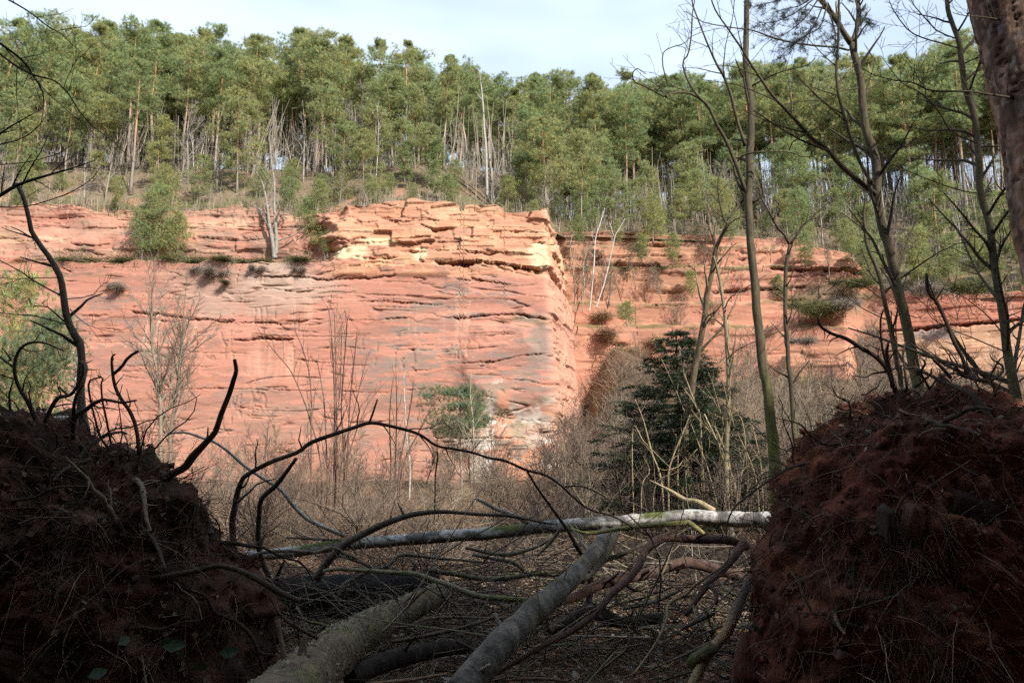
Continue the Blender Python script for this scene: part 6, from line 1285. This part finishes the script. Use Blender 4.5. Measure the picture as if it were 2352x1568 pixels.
SHRUB = [bare_variant(230 + i, 2.6, .022, ((.15, .105, .078), (.20, .155, .115), (.17, .13, .10))[i], 12, 3, .5, .05, .3, .004, .08, 5, .9) for i in range(3)]
k = 0
for px, Y, h, lab in ((610, 13.0, 1.9, 'drooping brown bush behind the arched branch'), (900, 14.0, 1.5, 'low tangled bush behind the birch left half'), (480, 19, 2.2, 'brown bush below the two bare saplings'), (700, 20, 2.0, 'brown bush left of the straight whips'), (1010, 24, 2.0, 'brown bush below the dwarf pine'), (1130, 30, 2.4, 'thin bush before the white-stained rock'), (1230, 22, 2.2, 'dry bush before the cliff corner foot'), (1330, 18, 2.2, 'dry bush behind the birch middle'), (1430, 19, 2.4, 'dry bush left of the dark spruce'), (1830, 17, 2.6, 'dry bush right of the Y-forked tree'), (1930, 21, 3.0, 'bare bush behind the right-hand root plate rim'), (2060, 24, 3.4, 'bare bush behind the leaning forked tree'), (2230, 20, 3.0, 'bare bush between the slim crooked tree and forked tree'), (330, 16, 2.0, 'thin bush behind the left-hand root plate'), (230, 22, 2.6, 'thin bush beside the crooked left trunk'), (1500, 14, 1.6, 'low dry bush before the dark spruce'), (1760, 20, 3.0, 'tall bare bush behind the mossy trunk'), (820, 35, 3.0, 'far bare bush at the cliff foot by the whips')):
    p = at(px, 1000, Y); place_tree('bare_bush', SHRUB[k % 3], (p[0], Y, float(ground_z(p[0], Y)) - .03), h, k * 1.1, lab, 'bush', None, (0, 0), 1.2); k += 1

rg = np.random.default_rng(99)
for i in range(90):
    px = rg.uniform(1285, 2345) if i % 4 else rg.uniform(190, 1270); Y = rg.uniform(16, 62) if px > 1300 else rg.uniform(14, 54); p = at(px, 1000, Y)
    place_tree('bare_bush', SHRUB[i % 3], (p[0], Y, float(ground_z(p[0], Y)) - .05), rg.uniform(1.6, 3.6) * ((1 + Y / 120) if px > 1290 else .62), i * 1.1, 'tangled leafless bush ' + tz(px), 'bush', 'leafless bushes ' + tz(px), (rg.normal() * .12, rg.normal() * .12), rg.uniform(1.0, 1.8))

for i in range(20):
    px = 590 + 38 * i + rg.uniform(-18, 18); Y = rg.uniform(10.2, 15.5); p = at(px, 1000, Y)
    place_tree('bare_bush', SHRUB[i % 3], (p[0], Y, float(ground_z(p[0], Y)) - .05), rg.uniform(.7, 1.45), i * 1.7, 'low twiggy bush close behind the fallen birch', 'bush', 'low bushes behind the birch', (rg.normal() * .2, rg.normal() * .2), rg.uniform(1.3, 2.2))

def leafy(seed, r, n, col, flat=.8, leaf=False):
    rg = np.random.default_rng(seed); k = rg.integers(0, 7, n); off = rg.normal(size=(7, 3)) * np.array((1, .6, .18)) * r * .55
    C = off[k] + rg.normal(size=(n, 3)) * np.array((.22, .2, .06)) * r + np.array((0, 0, .1)); c = np.array(col) * rg.uniform(.55, 1.4, (n, 1)) * (1 + .1 * rg.normal(size=(n, 1)) * np.array((1, 0, -1)))
    V, Q, C2 = ribbons(C, rg.normal(size=(n, 3)) * np.array((1, 1, .5)) + np.array((0, 0, .9 * flat)), rg.uniform(.25, .9, n) * r, np.full(n, .035), 3, .3, rg, c, .12)
    T = None
    if leaf: V2, T2, C3 = needles(V.reshape(n, 8, 3)[:, 5], unit(rg.normal(size=(n, 3))), 3, .10, .06, .8, rg, np.array(col) * 1.15, .25, .06); T = T2 + len(V); V = np.vstack([V, V2]); C2 = np.vstack([C2, C3])
    me = mesh_np('crown', V, Q, T, C2); me.materials.append(MATS['dry_leaves']); return me
LV = leafy(91, 1.5, 1500, (.36, .25, .15), 1.0, True); MO = leafy(92, 1.1, 1500, (.13, .135, .05), .6); GB = leafy(93, 1.0, 1500, (.25, .21, .17), .5)
def clump(name, me, px, py, Y, s, lab, cat, dz=0.0, sq=1.0):
    p = at(px, py, Y); o = obj(name, me, None, None, (p[0], p[1], p[2] + dz), label=lab, category=cat); o.scale = (s, s, s * sq); o.rotation_euler = (0, 0, px); return o
for px, py, Y, s, lab in ((1345, 775, 70.6, 1.0, 'tan-leaved beech bush at the foot of the lit corner edge'), (1390, 755, 70.4, 1.1, 'tan-leaved beech bush below the two talus birches'), (1435, 790, 69.8, .9, 'tan-leaved beech bush above the dark notch in the talus'), (1372, 705, 70.6, .8, 'small tan-leaved bush beside the left talus birch'), (1500, 765, 70.0, .9, 'tan-leaved bush left of the dark spruce top')):
    clump('beech_bush', LV, px, py + 28, Y, s, lab, 'bush')
for i, (px, py, Y, s, sq, lab) in enumerate(((600, 602, 60.9, 1.3, .45, 'mossy heather patch at the foot of the forked ledge tree'), (690, 602, 60.6, 1.1, .4, 'mossy heather patch at the right end of the ledge'), (520, 602, 60.8, 1.2, .4, 'mossy heather patch in the middle of the ledge'), (440, 602, 60.8, 1.3, .5, 'mossy heather patch right of the ledge pines'), (270, 602, 60.8, 1.3, .5, 'mossy heather patch left of the ledge pines'), (180, 602, 60.6, 1.0, .3, 'thin mossy strip at the left end of the ledge'), (520, 648, 59.7, .5, .6, 'small moss cushion on the face below the ledge'))):
    clump('moss_patch', MO, px, py, Y, s, lab, 'moss', -.1, sq)
for i, (px, py, s, lab) in enumerate(((275, 655, .75, 'grey hanging tuft below the left ledge pines'), (490, 622, .85, 'grey hanging tuft right of the ledge pines'), (590, 612, .6, 'grey hanging tuft below the forked ledge tree'), (455, 612, .5, 'small grey tuft at the ledge rim'), (690, 615, .55, 'grey tuft at the ledge end'))):
    clump('heather_tuft', GB, px, py, 59.75, s, lab, 'heather', -.3, 1.1)
for i, (px, py, Y, s, lab) in enumerate(((1860, 700, 68.2, 1.6, 'greyish scrub on the mossy bench left of the leaning tree'), (1930, 690, 68.0, 1.4, 'greyish scrub on the bench behind the leaning tree'), (1960, 640, 68.5, 1.2, 'scrub in the notch above the mossy bench'), (2140, 655, 65.5, 1.4, 'scrub along the top of the right-hand block'), (2240, 650, 64, 1.4, 'scrub on the right-hand block by the crooked tree'), (1850, 770, 66.5, 1.0, 'mossy scrub below the bench behind the Y-forked tree'))):
    clump('bench_scrub', GB if i % 2 else MO, px, py + 15, Y, s, lab, 'scrub')

# bramble leaves in the shade at the lower left
br = thing('bramble', 'dark green bramble leaves at the bottom of the left root plate', 'plant', tuple(at(380, 1500, 4.2)))
lf = mesh_np('leaf', np.array([(0, 0, 0), (.5, .35, .06), (1, .2, .02), (1.25, 0, -.06), (1, -.2, .02), (.5, -.35, .06), (.6, 0, -.03)]), None, np.array([(0, 6, 1), (1, 6, 2), (2, 6, 3), (3, 6, 4), (4, 6, 5), (5, 6, 0)]), np.tile((.55, .75, .6), (7, 1)))
lf.materials.append(MATS['dark_needles'])
for i, (px, py, s, r) in enumerate(((370, 1485, .10, .4), (420, 1500, .09, 2.2), (270, 1480, .08, 1.4), (500, 1500, .09, .2), (480, 1525, .08, 3.0), (200, 1555, .09, 1.0), (180, 1530, .07, 2.5), (240, 1530, .07, 5.0), (400, 1470, .06, 4.0))):
    l = obj('leaf', lf, None, br, tuple(at(px, py, 4.15) - np.array(br.location))); l.scale = (s,) * 3; l.rotation_euler = (math.radians(62), .3 * math.sin(i * 2), r)

def tangle():
    """broken twigs and thin branches lying criss-cross over the clearing"""
    rg = np.random.default_rng(95); mb = MB()
    for n, y0, y1, xw, z0, z1, l0, l1, r0, r1, cols in ((330, 5.6, 10.0, 2.4, .02, .8, .8, 2.2, .006, .015, ((.17, .135, .10), (.12, .085, .062), (.14, .13, .07), (.24, .20, .155))),(950, 5.8, 9.8, 2.4, .02, .95, .5, 1.7, .003, .010, ((.10, .075, .055), (.16, .125, .09), (.06, .045, .035))), (2200, 5.4, 10.5, 2.7, .0, .75, .2, .8, .0015, .0035, ((.09, .065, .048), (.15, .12, .085), (.05, .038, .03))), (420, 9.0, 15.0, 5.0, .0, 1.0, .5, 1.8, .003, .008, ((.15, .11, .08), (.20, .155, .11)))):
        Y = rg.uniform(y0, y1, n); X = rg.uniform(-xw, xw, n) + .15; Zz = ground_z(X, Y) + rg.uniform(z0, z1, n) * rg.random(n)
        D = rg.normal(size=(n, 3)) * np.array((1.0, .6, .28)); c = np.array(cols)[rg.integers(0, len(cols), n)] * rg.uniform(.6, 1.4, (n, 1))
        V, Q, C = vtubes(np.stack([X, Y, Zz], 1), D, rg.uniform(l0, l1, n), rg.uniform(r0, r1, n), 5, .19, rg, c, .01, 3); mb.add(V, Q, None, C)
    obj('twig_tangle', mb.mesh('twig_tangle'), MATS['twig'], kind='stuff', label='tangle of broken twigs lying around the fallen logs', category='twigs')
tangle()

def ledge_scrub():
    """dry grass, heather and moss along the rim of the ledge"""
    rg = np.random.default_rng(97); n = 3800; mb = MB()
    px = rg.uniform(60, 770, n); Y = rg.uniform(59.7, 62.0, n); x = (px - W / 2) / F * (Y * CP + 18.5 * SP); zl = np.array([at(0, 599 + 7 * math.sin(q / 37), 60)[2] for q in px])
    dens = fbm2(px / 45, px * 0, 98, 3) + .25; k = rg.random(n) < np.clip(.2 + 1.4 * dens, .05, 1); px, Y, x, zl = px[k], Y[k], x[k], zl[k]; m = len(x); hang = (Y < 60.3) & (rg.random(m) < .5)
    D = rg.normal(size=(m, 3)) * .6 + np.where(hang[:, None], np.array((0, -.6, -.5)), np.array((0, -.1, 1.0))); pal = np.array(((.24, .205, .17), (.13, .14, .05), (.10, .115, .035), (.28, .22, .15), (.19, .165, .14)))
    V, Q, C = ribbons(np.stack([x, Y, zl], 1), D, rg.uniform(.3, 1.3, m), rg.uniform(.03, .06, m), 3, .25, rg, pal[rg.integers(0, 5, m)] * rg.uniform(.7, 1.3, (m, 1)), .06); mb.add(V, Q, None, C)
    obj('ledge_grass', mb.mesh('ledge_grass'), MATS['dry_leaves'], kind='stuff', label='dry grass and heather fringing the cliff ledge', category='grass')
ledge_scrub()
